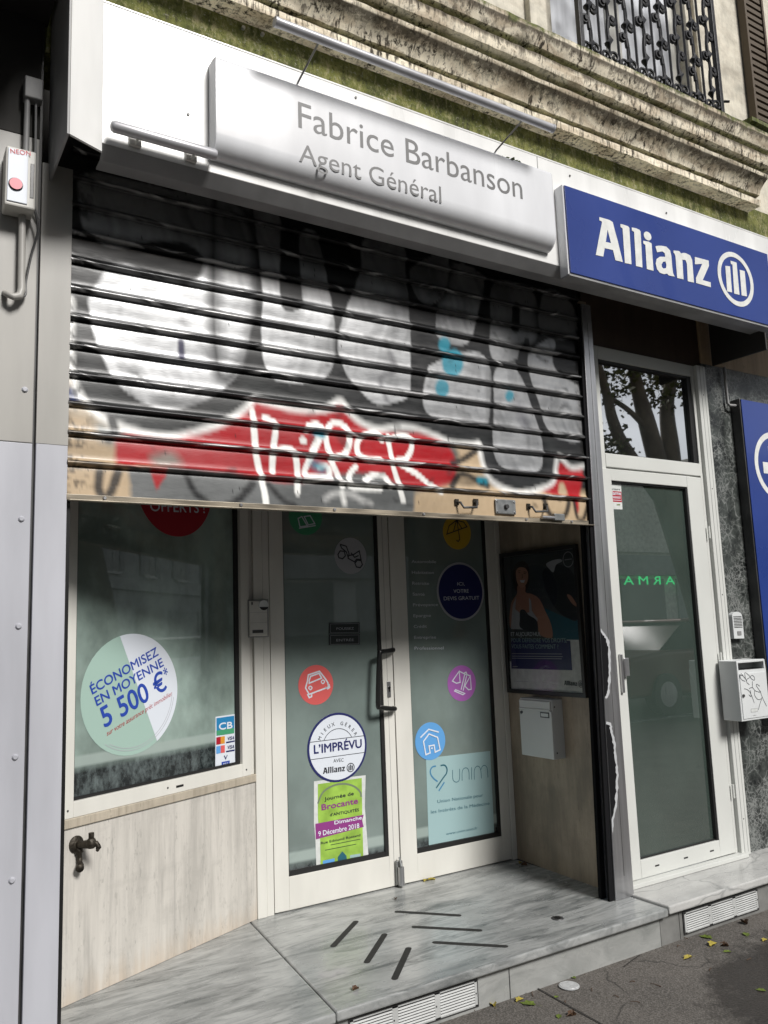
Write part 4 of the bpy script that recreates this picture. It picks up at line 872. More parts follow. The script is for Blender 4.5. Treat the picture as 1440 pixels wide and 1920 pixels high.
# ================================================================== GLASS DOORS
DD = thing('glass_doors', 'pair of white framed frosted glass entrance doors full of stickers', 'door', (2.33, .80, .2))
yf = .785
MB().box(1.577, 1.612, yf-.003, .86, .2, 2.6).build('door_jamb', M_FRAME, DD, bevel=.002)
MB().box(3.032, 3.066, yf-.003, .86, .2, 2.6).build('door_jamb', M_FRAME, DD, bevel=.002)
def leaf(x0, x1, g0, g1, zb, nm):
    f_ = MB().box(x0, g0, yf, .835, .206, 2.55).box(g1, x1, yf, .835, .206, 2.55).box(g0, g1, yf, .835, .206, zb).box(g0, g1, yf, .835, 2.45, 2.55).build('door_leaf', M_FRAME, DD, bevel=.002)
    MB().box(g0, g1, .80, .82, zb, 2.45).build('pane', M_FILM_D, f_)
    MB().box(g0, g0+.004, .789, .80, zb, 2.45).box(g1-.018, g1, .789, .80, zb, 2.45).box(g0, g1, .790, .80, zb, zb+.024).build('gasket', M_GASK, f_)
    return f_
lf = leaf(1.616, 2.303, 1.690, 2.240, .352, 'a'); rf = leaf(2.309, 3.029, 2.408, 2.965, .335, 'b')
MB().box(2.266, 2.2675, yf-.001, yf, .206, 2.55).build('groove', M_UNDER, lf)
hA, hB = at(711, 1226, PY(.725)), at(709, 1324, PY(.725)); hC, hD = at(737, 1219, PY(.755)), at(740, 1329, PY(.755))
MB().tube(crom([(hC.x+.006, .784, hC.z), tuple(hC), tuple(hC.lerp(hA, .5)+uz*.004), (hA.x+.012, .727, hA.z+.008), (hA.x, .725, hA.z-.015), (hB.x, .725, hB.z+.02), (hB.x+.012, .727, hB.z-.006), tuple(hD.lerp(hB, .5)-uz*.004), tuple(hD), (hD.x+.006, .784, hD.z)], 4), .0125, 14).build('handle', M_BLACK, lf, smooth='all')
lk = MB().box(2.262, 2.284, .780, yf, 1.13, 1.21).build('lock_plate', M_STEEL, lf, bevel=.002)
MB().tube([(2.273, .780, 1.178), (2.273, .776, 1.178)], .007, 12).box(2.2705, 2.2755, .776, .779, 1.158, 1.178).build('keyhole', M_BLACK, lk)
fb = MB().tube([(2.288, .755, .212), (2.288, .755, .30)], .016, 14).build('floor_bolt', M_STEEL, lf, smooth=True)
MB().box(2.27, 2.305, .765, .784, .215, .325).tube([(2.288, .752, .30), (2.286, .765, .345)], [.008, .004], 8).build('bolt_plate', M_LOCK, fb, bevel=.002)
PD = PY(.80)

def sticker(name, label, c, l, r, mt_, pl=PD, d=.001, grp='round stickers on the glass doors', th=.002, base='disc'):
    c3 = at(*c, lift(pl, d)); u_ = Vector((1, 0, 0)) if pl is PD else LU
    rad = abs((at(*r, lift(pl, d))-at(*l, lift(pl, d))).dot(u_))/2
    T = thing(name, label, 'sticker', tuple(c3-uz*rad), grp)
    MB().prism(disc_pts(c3, u_, uz, rad), (0, th, 0)).build(base, mt_, T)
    return T, c3, rad
zd = zf(460, 920, .34722); zd2 = zf(460, 1220, .34722)
T, c3, rad = sticker('insurance_sticker', 'round green sticker with a book icon under the shutter on the left door', (573, 969), (542, 970), (604, 970), M_GREEN)
lines('icon', M_WHITE, T, PD, [zd((295, 195), (285, 150), (305, 140), (335, 190), (295, 195)), zd((340, 185), (318, 140), (350, 135), (375, 178), (340, 185)), zd((290, 203), (380, 188))], .006, .0016)
T, c3, rad = sticker('motorcycle_sticker', 'round grey sticker with a black motorcycle outline on the left door', (657.5, 1042), (628, 1042), (687.5, 1042), M_GREY)
lines('icon', M_INK, T, PD, [zd((512, 290), (545, 300), (560, 340), (555, 365), (590, 385), (600, 370), (625, 372), (615, 325), (585, 345), (560, 350)), zd((500, 345), (512, 325), (535, 328), (540, 352), (525, 368), (505, 362), (500, 345)), zd((592, 392), (605, 375), (625, 378), (632, 400), (620, 416), (600, 412), (592, 392)), zd((512, 290), (520, 310), (545, 330), (555, 360)), zd((570, 335), (590, 360), (612, 350))], .0065, .0016, 0)
T, c3, rad = sticker('umbrella_sticker', 'round yellow sticker with an umbrella icon under the shutter on the right door', (857, 998), (831, 998), (883, 998), M_YEL)
lines('icon', M_INK, T, PD, [zd((1088, 235), (1100, 190), (1140, 160), (1180, 170), (1197, 195), (1088, 235)), zd((1142, 160), (1158, 262), (1150, 275), (1140, 268)), zd((1140, 160), (1125, 218)), zd((1142, 160), (1170, 205))], .006, .0016)
T, c3, rad = sticker('car_sticker', 'round coral red sticker with a white car outline on the left door', (592.5, 1284), (560, 1284), (625.5, 1284), M_RED)
lines('icon', M_WHITE, T, PD, [zd((335, 1030), (340, 995), (400, 975), (428, 1010), (445, 1035), (450, 1060), (345, 1100), (325, 1065), (335, 1030)), zd((345, 1025), (352, 1003), (398, 986), (412, 1012), (345, 1040), (345, 1025)), zd((335, 1098), (345, 1118), (358, 1112), (358, 1094)), zd((432, 1062), (445, 1070), (455, 1062), (452, 1045))], .0072, .0016)
lines('headlamp_icon', M_WHITE, T, PD, [crom(zd((342, 1065), (351, 1056), (360, 1064), (352, 1075)), 4, True)+[crom(zd((342, 1065), (351, 1056), (360, 1064), (352, 1075)), 4, True)[0]], crom(zd((410, 1032), (419, 1022), (428, 1031), (419, 1042)), 4, True)+[crom(zd((410, 1032), (419, 1022), (428, 1031), (419, 1042)), 4, True)[0]]], .006, .0016)
T, c3, rad = sticker('scales_sticker', 'round purple sticker with white weighing scales on the right door', (866, 1281), (840, 1281), (893, 1281), M_PURP)
lines('icon', M_WHITE, T, PD, [zd((1155, 975), (1185, 990), (1215, 1000)), zd((1155, 975), (1118, 1028), (1140, 1040), (1160, 1035), (1155, 975)), zd((1215, 1000), (1185, 1055), (1205, 1075), (1220, 1072), (1215, 1000)), zd((1185, 990), (1165, 1075)), zd((1196, 996), (1176, 1080)), zd((1135, 1075), (1185, 1095), (1175, 1102), (1130, 1082), (1135, 1075)), zd((1182, 985), (1192, 980), (1196, 990), (1186, 994), (1182, 985))], .006, .0016)
T, c3, rad = sticker('house_sticker', 'round sky blue sticker with a white house outline, overlapping a pale paper sheet', (807, 1389.5), (779, 1389), (835.5, 1389), M_SKYB, d=.0022)
z9 = zd2
lines('icon', M_WHITE, T, PD, [z9((945, 470), (990, 425), (1045, 440)), z9((962, 490), (992, 450), (1038, 468), (1052, 535), (1025, 548), (1020, 510), (992, 515), (998, 552), (975, 562), (962, 490)), z9((1003, 528), (1012, 526))], .0072, .0045)
T, c3, rad = sticker('quote_sticker', 'large round navy sticker with white rim offering a quote on the right door', (864, 1109), (820, 1109), (908, 1109), M_GREY, base='rim')
MB().prism([p+Vector((0, -.0005, 0)) for p in disc_pts(c3, ux, uz, rad*.93)], None).build('navy_disc', M_NAVY, T)
text('lettering', 'ICI,', M_WHITE, T, PD, zd((1145, 512))[0], zd((1185, 512))[0], .018, .003); text('lettering', 'VOTRE', M_WHITE, T, PD, zd((1124, 552))[0], zd((1207, 551))[0], .020, .003); text('lettering', 'DEVIS GRATUIT', M_WHITE, T, PD, zd((1072, 592))[0], zd((1264, 588))[0], .020, .003)
# big white sticker
T, c3, rad = sticker('slogan_sticker', 'large round white sticker with navy rim and slogan low on the left door', (633, 1401), (577.5, 1401), (689, 1401), M_NAVY, d=.0024, base='rim')
pz = zf(560, 1320, .104167); PD3 = lift(PD, .003)
MB().prism([Vector((p.x, PD3[0].y, p.z)) for p in disc_pts(c3, ux, uz, rad*.935)], None).build('white_disc', M_WHITE, T)
lines('rule', M_INK, T, PD, [pz((205, 690), (1195, 568)), pz((205, 1005), (1205, 868))], .003, .0036)
cc = at(*pz((705, 655))[0], lift(PD, .0036)); rA = (at(*pz((460, 655))[0], PD)-at(*pz((950, 598))[0], PD)).length/2
tl = math.degrees(math.atan2((at(*pz((1195, 568))[0], PD)-at(*pz((205, 690))[0], PD)).z, (at(*pz((1195, 568))[0], PD)-at(*pz((205, 690))[0], PD)).x))
cc = (at(*pz((460, 658))[0], lift(PD, .0036))+at(*pz((950, 598))[0], lift(PD, .0036)))/2
tu, tv = Vector((math.cos(math.radians(tl)), 0, math.sin(math.radians(tl)))), Vector((-math.sin(math.radians(tl)), 0, math.cos(math.radians(tl))))
cc = cc-tv*rad*.227; MB().ribbon(disc_pts(cc, tu, tv, rad*.522, 30, 25.8, 154.2), .003, Vector((0, -1, 0))).build('arc', M_INK, T)
mb = MB(); wrd = 'MIEUX G\u00c9RER'; rT = rad*.63
for i, ch in enumerate(wrd):
    if ch == ' ': continue
    a = math.radians(153-i*(126/(len(wrd)-1))); u_ = tu*math.sin(a)-tv*math.cos(a); v_ = tu*math.cos(a)+tv*math.sin(a); p = cc+v_*rT
    vs_, _, g0, g1_ = glyph(ch); w_ = (g1_-g0)*.0165/CAPH; tmap(mb, ch, p-u_*w_/2, u_, v_, None, .0165, .015)
mb.build('arc_lettering', M_INK, T)
text('lettering', 'L\u2019IMPR\u00c9VU', M_NAVY, T, PD, pz((280, 895))[0], pz((1135, 780))[0], .040, .0038, bold=.045)
text('lettering', 'AVEC', M_INK, T, PD, pz((625, 1055))[0], pz((810, 1035))[0], .016, .0038, bold=.01)
O_ = at(*pz((437, 1262))[0], lift(PD, .0038)); E_ = at(*pz((1008, 1185))[0], lift(PD, .0038)); u_ = (E_-O_).normalized()
put_logo(O_, u_, Vector((0, -1, 0)).cross(u_)*(1 if Vector((0, -1, 0)).cross(u_).z > 0 else -1), (E_-O_).length, M_INK, T, None)

# vinyl service list
SL = thing('service_list', 'white vinyl list of insurance services on the upper right door', 'lettering', tuple(at(776, 1215, PD)))
for i, (s_, x_) in enumerate((('Automobile', 1030), ('Habitation', 1018), ('Retraite', 992), ('Sant\u00e9', 968), ('Pr\u00e9voyance', 1040), ('Epargne', 1002), ('Cr\u00e9dit', 980), ('Entreprise', 1030), ('Professionnel', 1071))):
    y = 390+i*58.6; text('word', s_, M_WHITE, SL, PD, zd((898+i*2, y))[0], zd((x_, y+(1 if i < 4 else -2)))[0], .0155, .001, bold=.005)
# push plates
for s_, yy, lb in (('POUSSEZ', 0, 'upper small dark plate lettered push on the left door'), ('ENTR\u00c9E', 62, 'lower small dark plate lettered entrance on the left door')):
    T = thing('door_plate', lb, 'plate', tuple(at(645, 1190+yy*.347, PD)), 'small dark plates on the left door')
    poly('plate', mat('dark_plate', (.020, .026, .026), .35), T, PD, zd((452, 714+yy), (618, 711+yy), (618, 769+yy), (452, 772+yy)), .003, th=.003)
    lines('rim', M_GREY, T, PD, [zd((460, 720+yy), (613, 717+yy), (613, 765+yy), (460, 768+yy), (460, 720+yy))], .0012, .0036)
    text('lettering', s_, M_GREY, T, PD, zd((492, 752+yy))[0], zd((586, 750+yy))[0], .012, .0038)
# flea market poster
zp = zf(570, 1440, .104167)
BP = thing('market_poster', 'lime green flea market poster in a plastic sleeve at the foot of the left door', 'poster', tuple(at(640, 1630, PD)))
poly('sleeve', M_PAPER, BP, PD, zp((180, 240), (1110, 130), (1095, 700), (1165, 1640), (225, 1835), (205, 1280), (180, 1000)), .001, th=.0008)
poly('sheet', M_LIME, BP, PD, zp((250, 290), (1040, 180), (1050, 900), (1070, 1640), (300, 1810), (290, 1250), (250, 900)), .0016)
lines('arch', mat('grey_green_print', (.16, .20, .13), .5), BP, PD, [zp((250, 640), (340, 440), (520, 320), (720, 285), (900, 330), (1010, 430), (1030, 520))], .009, .002, 5)
text('lettering', 'Journ\u00e9e de', M_INK, BP, PD, zp((370, 590))[0], zp((895, 485))[0], .016, .0024, bold=.05)
text('lettering', 'Brocante', M_PLUM, BP, PD, zp((320, 760))[0], zp((970, 635))[0], .026, .0024, bold=.06)
text('lettering', "d'ANTIQUIT\u00c9S", M_INK, BP, PD, zp((470, 870))[0], zp((990, 775))[0], .013, .0024, bold=.04)
poly('banner', M_PLUM, BP, PD, zp((205, 1005), (1075, 840), (1045, 935), (1075, 1060), (215, 1285)), .0020)
text('lettering', 'Dimanche', M_WHITE, BP, PD, zp((550, 1015))[0], zp((1040, 920))[0], .016, .0026, bold=.05); text('lettering', '9 D\u00e9cembre 2018', M_WHITE, BP, PD, zp((260, 1230))[0], zp((995, 1075))[0], .022, .0026, bold=.03)
text('lettering', 'Rue Edmond Rostand', M_INK, BP, PD, zp((305, 1375))[0], zp((1015, 1225))[0], .011, .0024, bold=.04)
lines('small_print', M_INK, BP, PD, [zp((480, 1385), (1015, 1280)), zp((380, 1480), (940, 1370))], .003, .0024)
poly('badge', M_TEALP, BP, PD, zp((610, 1690), (610, 1600), (690, 1500), (765, 1580), (770, 1650)), .0024)
poly('blue_tab', M_SKYB, BP, PD, zp((340, 1670), (550, 1625), (550, 1690), (340, 1740)), .0024); poly('blue_tab', M_AQUA, BP, PD, zp((830, 1570), (1020, 1540), (1015, 1590), (830, 1620)), .0024)
# pale aqua union sheet
zq = zf(790, 1390, .109375)
UP = thing('union_notice', 'pale aqua notice sheet with heart logo at the foot of the right door', 'poster', tuple(at(865, 1586, PD)))
poly('sheet', M_AQUA, UP, PD, zq((80, 290), (1180, 165), (1250, 1560), (130, 1780)), .001, th=.001)
lines('heart_logo', M_TEALP, UP, PD, [zq((330, 415), (400, 410), (440, 470), (430, 550), (380, 620), (255, 800))], .0075, .0018, 4)
lines('heart_logo_light', mat('steel_blue_print', (.05, .20, .36), .5), UP, PD, [zq((250, 425), (190, 440), (155, 500), (165, 570), (215, 640), (280, 690)), zq((395, 700), (300, 850))], .0075, .0018, 4)
lines('word', M_TEALP, UP, PD, [zq((535, 490), (540, 640), (570, 690), (620, 695), (655, 640), (655, 470)), zq((700, 675), (700, 530), (730, 465), (785, 460), (815, 520), (820, 655)), zq((862, 445), (862, 655)), zq((910, 655), (908, 500), (940, 435), (985, 430), (1018, 490), (1030, 635)), zq((1020, 490), (1050, 425), (1095, 415), (1130, 470), (1142, 620))], .0035, .0018, 4)
text('lettering', 'Union Nationale pour', M_TEALP, UP, PD, zq((275, 1060))[0], zq((1060, 945))[0], .016, .0018, bold=-.02); text('lettering', 'les Int\u00e9r\u00eats de la M\u00e9decine', M_TEALP, UP, PD, zq((165, 1240))[0], zq((1170, 1085))[0], .016, .0018, bold=-.02)
text('lettering', 'www.unim.asso.fr', M_TEALP, UP, PD, zq((425, 1610))[0], zq((960, 1505))[0], .013, .0018)

# intercom on the corner post
IC = thing('intercom', 'small grey door entry panel with round speaker beside the shop window', 'intercom', (1.56, .765, 1.46))
box('plate', M_UNDER, IC, 1.492, 1.600, .762, .774, 1.462, 1.640, bevel=.003)
box('cover', M_PLAST, IC, 1.497, 1.588, .750, .762, 1.468, 1.634, bevel=.004)
MB().tube([(1.567, .750, 1.612), (1.567, .744, 1.612)], .024, 24).build('speaker_disc', M_BOXW, IC, smooth=True)
MB().prism([Vector((1.567+.024*math.cos(a), .7425, 1.612+.024*math.sin(a))) for a in [math.radians(200+i*14) for i in range(11)]], (0, .001, 0)).build('disc_shade', M_BLACK, IC)
MB().box(1.51, 1.565, .7492, .750, 1.482, 1.497).box(1.506, 1.514, .7492, .750, 1.615, 1.628).build('button', M_STEELD, IC); MB().box(1.499, 1.586, .7496, .750, 1.578, 1.579).box(1.499, 1.586, .7496, .750, 1.530, 1.531).build('seam', M_UNDER, IC)

# ================================================================== ENTRANCE JAMB
mt_top = PJ(.012)
AP = thing('advert_frame', 'black framed advertising poster of a smiling woman boxer on the brown jamb', 'poster', tuple(at(1030, 1303, PJ(.01))))
zj = zf(930, 1020, .15625); PJ1 = PJ(0)
c4 = [at(942, 1038.5, PJ1), at(1085, 1020, PJ1), at(1105.6, 1308.5, PJ1), at(957.5, 1298, PJ1)]
def fr4(sx, sy, d):  # normalised position on the frame
    a = c4[0].lerp(c4[1], sx); b = c4[3].lerp(c4[2], sx); return a.lerp(b, sy)+JN*d
def q4(x0, y0, x1, y1, d): return [fr4(x0, y0, d), fr4(x1, y0, d), fr4(x1, y1, d), fr4(x0, y1, d)]
MB().prism(q4(0, 0, 1, 1, .025), -JN*.022, [q4(.035, .028, .965, .972, .025)]).build('frame', M_BLACK, AP, bevel=.002)
MB().prism(q4(.034, .027, .966, .973, .010), -JN*.004).build('sheet', M_PAPER, AP)
MB().prism(q4(.036, .029, .80, .78, .0112), None).prism(q4(.80, .029, .964, .60, .0112), None).build('picture', M_POSTBG, AP)
def pj(name, mt_, px, d, holes=()): return poly(name, mt_, AP, PJ1, zj(*px), d, holes)
pj('panel', M_NAVY, ((180, 1130), (890, 1160), (915, 1515), (185, 1495)), .0116)
pj('teal_glow', M_TEALP, ((560, 760), (880, 900), (1000, 900), (1010, 1150), (700, 1145)), .0116)
pj('bag', mat('dark_bag_print', (.012, .016, .022), .45), crom([(560, 330), (700, 250), (850, 280), (950, 400), (985, 600), (980, 900), (880, 900), (760, 820), (660, 690), (590, 520)], 4, True), .0120)
pj('cuff', M_GREY, crom([(600, 240), (680, 195), (770, 180), (790, 210), (720, 250), (690, 340), (640, 300)], 3, True), .0124)
pj('red_glove_mark', M_SKIN, crom([(850, 610), (900, 620), (965, 720), (960, 750), (900, 700)], 3, True), .0126)
pj('hair', M_HAIR, crom([(205, 330), (240, 240), (320, 205), (380, 250), (400, 350), (395, 480), (350, 580), (240, 560), (205, 450)], 4, True), .0118)
pj('shoulders', M_SKIN, crom([(180, 720), (250, 600), (260, 500), (350, 500), (355, 580), (430, 600), (520, 660), (590, 800), (660, 960), (680, 1100), (640, 1130), (520, 1080), (480, 900), (300, 1000), (170, 1000)], 4, True), .0122)
pj('face', mat('face_print', (.46, .26, .18), .5), crom([(240, 330), (280, 280), (350, 290), (385, 350), (380, 440), (340, 510), (290, 520), (250, 450)], 4, True), .0126)
pj('smile', M_WHITE, ((285, 435), (348, 432), (335, 465), (300, 462)), .0130)
lines('features', M_HAIR, AP, PJ1, [zj((265, 325), (295, 320)), zj((330, 335), (365, 338)), zj((268, 345), (292, 345)), zj((332, 355), (358, 356)), zj((312, 360), (318, 405), (305, 410))], .0035, .0130)
pj('top', M_GREY, ((190, 850), (205, 720), (240, 640), (230, 780), (300, 840), (400, 820), (395, 640), (420, 680), (430, 800), (500, 900), (480, 1030), (180, 1020)), .0126)
pj('gloves', M_INK, crom([(285, 900), (290, 800), (340, 790), (390, 850), (470, 900), (500, 960), (480, 1060), (400, 1050), (290, 1000)], 4, True), .0132)
text('lettering', "ET AUJOURD'HUI,", M_WHITE, AP, PJ1, zj((180, 1105))[0], zj((535, 1105))[0], .022, .0136); text('lettering', 'POUR D\u00c9FENDRE VOS DROITS,', M_AQUA, AP, PJ1, zj((185, 1178))[0], zj((850, 1182))[0], .022, .0136); text('lettering', 'VOUS FAITES COMMENT ?', M_AQUA, AP, PJ1, zj((188, 1252))[0], zj((750, 1257))[0], .022, .0136)
lines('small_print', M_GREY, AP, PJ1, [zj((190, 1315), (790, 1320)), zj((190, 1345), (800, 1352)), zj((190, 1370), (790, 1378)), zj((200, 1470), (260, 1472)), zj((215, 1645), (390, 1652)), zj((200, 1735), (1000, 1775))], .003, .0136)
pc = [at(*q, lift(PJ1, .0136)) for q in zj((865, 95), (865, 275))]; cc = (pc[0]+pc[1])/2; rd = (pc[0]-pc[1]).length/2
MB().ribbon(disc_pts(cc, JU, uz, rd), .004, JN, True).ribbon([cc-JU*rd*.7, cc+JU*rd*.7], .004, JN).build('round_mark', M_GREY, AP)
O_ = at(*zj((818, 1695))[0], lift(PJ1, .0136)); E_ = at(*zj((1045, 1695))[0], lift(PJ1, .0136))
put_logo(O_, JU, uz, (E_-O_).length, M_INK, AP, None)
MB().prism(q4(.034, .027, .966, .973, .019), None).build('glazing', mat('clear_glazing', (1, 1, 1), .03), AP)
gm = MATS['clear_glazing']; n_ = gm.node_tree.nodes; l_ = gm.node_tree.links
tr = n_.new('ShaderNodeBsdfTransparent'); gl = n_.new('ShaderNodeBsdfGlossy'); gl.inputs['Roughness'].default_value = .04; fn = n_.new('ShaderNodeFresnel'); fn.inputs[0].default_value = 1.5; ms = n_.new('ShaderNodeMixShader')
l_.new(fn.outputs[0], ms.inputs[0]); l_.new(tr.outputs[0], ms.inputs[1]); l_.new(gl.outputs[0], ms.inputs[2]); l_.new(ms.outputs[0], n_['Material Output'].inputs[0])

ML = thing('mailbox', 'grey mailbox with flap and lock on the brown jamb, under the framed advert', 'mailbox', (3.0, .457, .79))
MB().prism([(2.975, .333, .789), (2.975, .581, .789), (2.975, .581, 1.087), (2.975, .333, 1.087)], (.085, 0, 0)).build('body', M_BOX, ML, bevel=.004)
MB().box(2.967, 2.975, .333, .581, .789, 1.030).build('door', M_BOX, ML, bevel=.003)
MB().box(2.964, 2.975, .338, .576, 1.036, 1.078).box(2.960, 2.968, .338, .576, 1.029, 1.038).build('flap', M_BOX, ML, bevel=.003)
MB().tube([(2.967, .562, 1.012), (2.962, .562, 1.012)], .008, 14).build('lock', M_STEELD, ML, smooth=True)
MB().box(2.965, 2.967, .350, .415, .995, 1.022).build('name_holder', M_BLACK, ML); MB().box(2.9642, 2.9652, .355, .410, 1.000, 1.017).build('name_card', M_PAPER, ML)
MB().tube([(2.99, .333, 1.05), (2.99, .331, 1.05)], .004, 8).tube([(2.99, .333, .82), (2.99, .331, .82)], .004, 8).build('side_screw', M_BLACK, ML)

# ================================================================== SIDE DOOR
SD = thing('side_door', 'tall white framed dark glass side door with a transom pane above', 'door', (3.6, .05, .215))
MB().box(3.086, 3.198, .052, .14, .215, 2.925).box(3.952, 3.975, .052, .14, .215, 2.925).box(3.975, 4.052, .030, .14, .215, 2.925).box(3.198, 3.952, .052, .14, 2.858, 2.925).build('door_frame', M_FRAME2, SD, bevel=.003)
MB().box(4.0, 4.003, .0292, .030, .23, 2.92).box(4.03, 4.032, .0292, .030, .23, 2.92).build('frame_groove', M_UNDER, SD)
MB().box(3.198, 3.952, .050, .14, 2.272, 2.345).build('transom_bar', M_FRAME2, SD, bevel=.003)
MB().box(3.198, 3.952, .080, .09, 2.345, 2.858).build('transom_pane', M_TRANSOM, SD)
MB().box(3.198, 3.952, .070, .080, 2.345, 2.352).box(3.918, 3.952, .060, .080, 2.345, 2.858).box(3.198, 3.952, .062, .080, 2.845, 2.858).build('transom_gasket', M_GASK, SD)
sl_ = MB().box(3.10, 3.222, .046, .12, .235, 2.262).box(3.822, 3.945, .046, .12, .235, 2.262).box(3.222, 3.822, .046, .12, .235, .318).box(3.222, 3.822, .046, .12, 2.200, 2.262).build('door_leaf', M_FRAME2, SD, bevel=.003)
MB().box(3.222, 3.822, .070, .08, .318, 2.200).build('pane', M_FILM_R, sl_)
MB().box(3.222, 3.822, .056, .070, 2.192, 2.200).box(3.808, 3.822, .050, .070, .318, 2.192).box(3.222, 3.808, .058, .070, .318, .324).build('gasket', M_GASK, sl_)
MB().box(3.32, 3.35, .045, .046, .272, .279).box(3.535, 3.565, .045, .046, .272, .279).box(3.74, 3.77, .045, .046, .272, .279).build('drain_slot', M_BLACK, sl_)
MB().box(3.09, 4.0, .005, .052, .2105, .2315).build('threshold', M_FRAME2, SD, bevel=.003)
hd = at(1162, 1255, PY(.046)); MB().box(hd.x-.003, hd.x+.012, .030, .046, hd.z-.115, hd.z+.075).build('handle', M_STEEL, sl_, bevel=.003); MB().box(hd.x+.012, hd.x+.045, .022, .032, hd.z-.035, hd.z+.055).build('grip', M_STEEL, sl_, bevel=.003)
AS = thing('alarm_sticker', 'small red and white alarm sticker in the top left corner of the side door pane', 'sticker', tuple(at(1155, 955, PY(.07)))); PR = PY(.070); za = zf(1120, 880, 1/18)
poly('sheet', M_PAPER, AS, PR, za((400, 430), (795, 455), (850, 1355), (455, 1340)), .001, th=.001); poly('red_panel', M_DRED, AS, PR, za((412, 720), (808, 755), (828, 1110), (432, 1085)), .0016)
text('lettering', 'verisure', M_INK, AS, PR, za((418, 690))[0], za((770, 705))[0], .011, .002); text('lettering', 'Alarme', M_WHITE, AS, PR, za((430, 855))[0], za((795, 868))[0], .019, .002, bold=.04)
lines('small_print', M_WHITE, AS, PR, [za((450, 925), (790, 935)), za((530, 960), (790, 975)), za((455, 1030), (810, 1050))], .003, .002); poly('green_mark', M_LEAFG, AS, PR, za((650, 1180), (770, 1175), (770, 1215), (660, 1215)), .002)

for z_ in (.55, 1.25, 1.95):
    MB().tube([(3.957, .034, z_-.035), (3.957, .034, z_+.035)], .0065, 12).build('hinge', M_FRAME2, SD, smooth=True)
for z_ in (.40, 1.0, 1.6, 2.2, 2.75): MB().tube([(4.016, .0300, z_), (4.016, .0286, z_)], .0035, 8).build('frame_screw', M_STEELD, SD, smooth=True)
# intercom and mailbox on the marble
I2 = thing('intercom', 'white intercom with slotted speaker on the dark marble above the white mailbox', 'intercom', (4.125, .04, 1.352))
MB().prism([Vector((4.085, .03, 1.354)), Vector((4.175, .03, 1.352))]+[Vector((4.13+.045*math.cos(a), .03, 1.478+.025*math.sin(a))) for a in [i*math.pi/8 for i in range(9)]], (0, .029, 0)).build('body', M_BOXW, I2, bevel=.003)
mb = MB()
for i in range(8): mb.box(4.094, 4.166, .0285, .0298, 1.474-i*.0085, 1.4775-i*.0085)
mb.build('speaker_slot', M_BLACK, I2); box('button', M_UNDER, I2, 4.115, 4.15, .027, .030, 1.372, 1.395)
M2 = thing('mailbox', 'white mailbox with scribbled black tag on the marble right of the side door', 'mailbox', (4.045, -.03, .92))
mx0, mx1, my, mz0, mz1 = 3.925, 4.172, -.083, .925, 1.240
MB().box(mx0, mx1, my, .028, mz0, 1.190).box(mx0, mx0+.012, my, .028, 1.190, mz1).box(mx1-.012, mx1, my, .028, 1.190, mz1).box(mx0+.012, mx1-.012, my, .028, 1.228, mz1).box(mx0+.012, mx1-.012, -.02, .028, 1.190, 1.228).build('body', M_BOXW, M2, bevel=.0025)
MB().box(mx0+.012, mx1-.012, my+.012, -.02, 1.1905, 1.194).build('slot_floor', M_BLACK, M2)
MB().box(mx0+.012, mx1-.010, my-.004, my-.0002, mz0+.012, 1.172).build('door', M_BOXW, M2, bevel=.001)
pm = PY(my-.0045); zm = zf(1330, 1220, 1/12)
lines('tag_scribble', M_INK, M2, pm, [zm((700, 600), (690, 550), (725, 520), (770, 580), (830, 660), (850, 720), (905, 765)), zm((810, 690), (740, 660), (695, 600), (700, 560), (760, 565)), zm((820, 650), (800, 500), (870, 535), (915, 595), (850, 640), (840, 690)), zm((925, 595), (960, 555), (1010, 590), (1020, 660), (970, 650), (925, 595)), zm((970, 690), (970, 830)), zm((785, 855), (860, 880), (930, 960), (1015, 1180)), zm((890, 990), (940, 1030), (925, 890)), zm((895, 860), (930, 835), (985, 840), (1030, 900), (1145, 930), (1060, 790), (1075, 755), (1135, 800)), zm((1145, 900), (1190, 1040), (1290, 1250)), zm((1020, 900), (1020, 1000), (1080, 1085), (1140, 1100), (1190, 1050)), zm((1180, 1080), (1140, 1200), (1105, 1330))], .0028, .0006, 4)
poly('name_card', M_PAPER, M2, pm, zm((940, 1310), (1090, 1295), (1090, 1370), (945, 1385)), .0006); lines('card_rim', M_UNDER, M2, pm, [zm((940, 1310), (1090, 1295), (1090, 1370), (945, 1385), (940, 1310)), zm((980, 1455), (1060, 1450))], .0012, .0010)
lkp = at(*zm((762, 1015))[0], pm); MB().tube([lkp, lkp+Vector((0, -.006, 0))], .008, 14).build('lock', M_STEELD, M2, smooth=True)

# ================================================================== TAP
TP = thing('wall_tap', 'old tarnished brass tap with a hanging pipe elbow under the shop window', 'tap', tuple(lw(.09, .03, .67)))
w0 = lw(.078, 0, .741); tp = lambda s, d, z: w0+LU*s*.72+LN*d*.85+uz*z*.64
MB().tube([tp(-.012, 0, 0), tp(-.012, .006, 0), tp(-.012, .012, 0), tp(-.012, .016, 0)], [.030, .030, .020, .012], 20).build('flange', M_BRASS, TP, smooth=True)
MB().tube([tp(-.012, .0, 0), tp(-.005, .035, 0), tp(.004, .055, .003), tp(.014, .075, .004)], [.014, .013, .015, .017], 14).build('inlet', M_BRASS, TP, smooth='all')
MB().tube([tp(.014, .075, -.018), tp(.014, .075, 0), tp(.014, .075, .022), tp(.014, .075, .034), tp(.014, .075, .036), tp(.014, .075, .066)], [.012, .019, .017, .013, .010, .010], 14).build('valve_body', M_BRASS, TP, smooth=True)
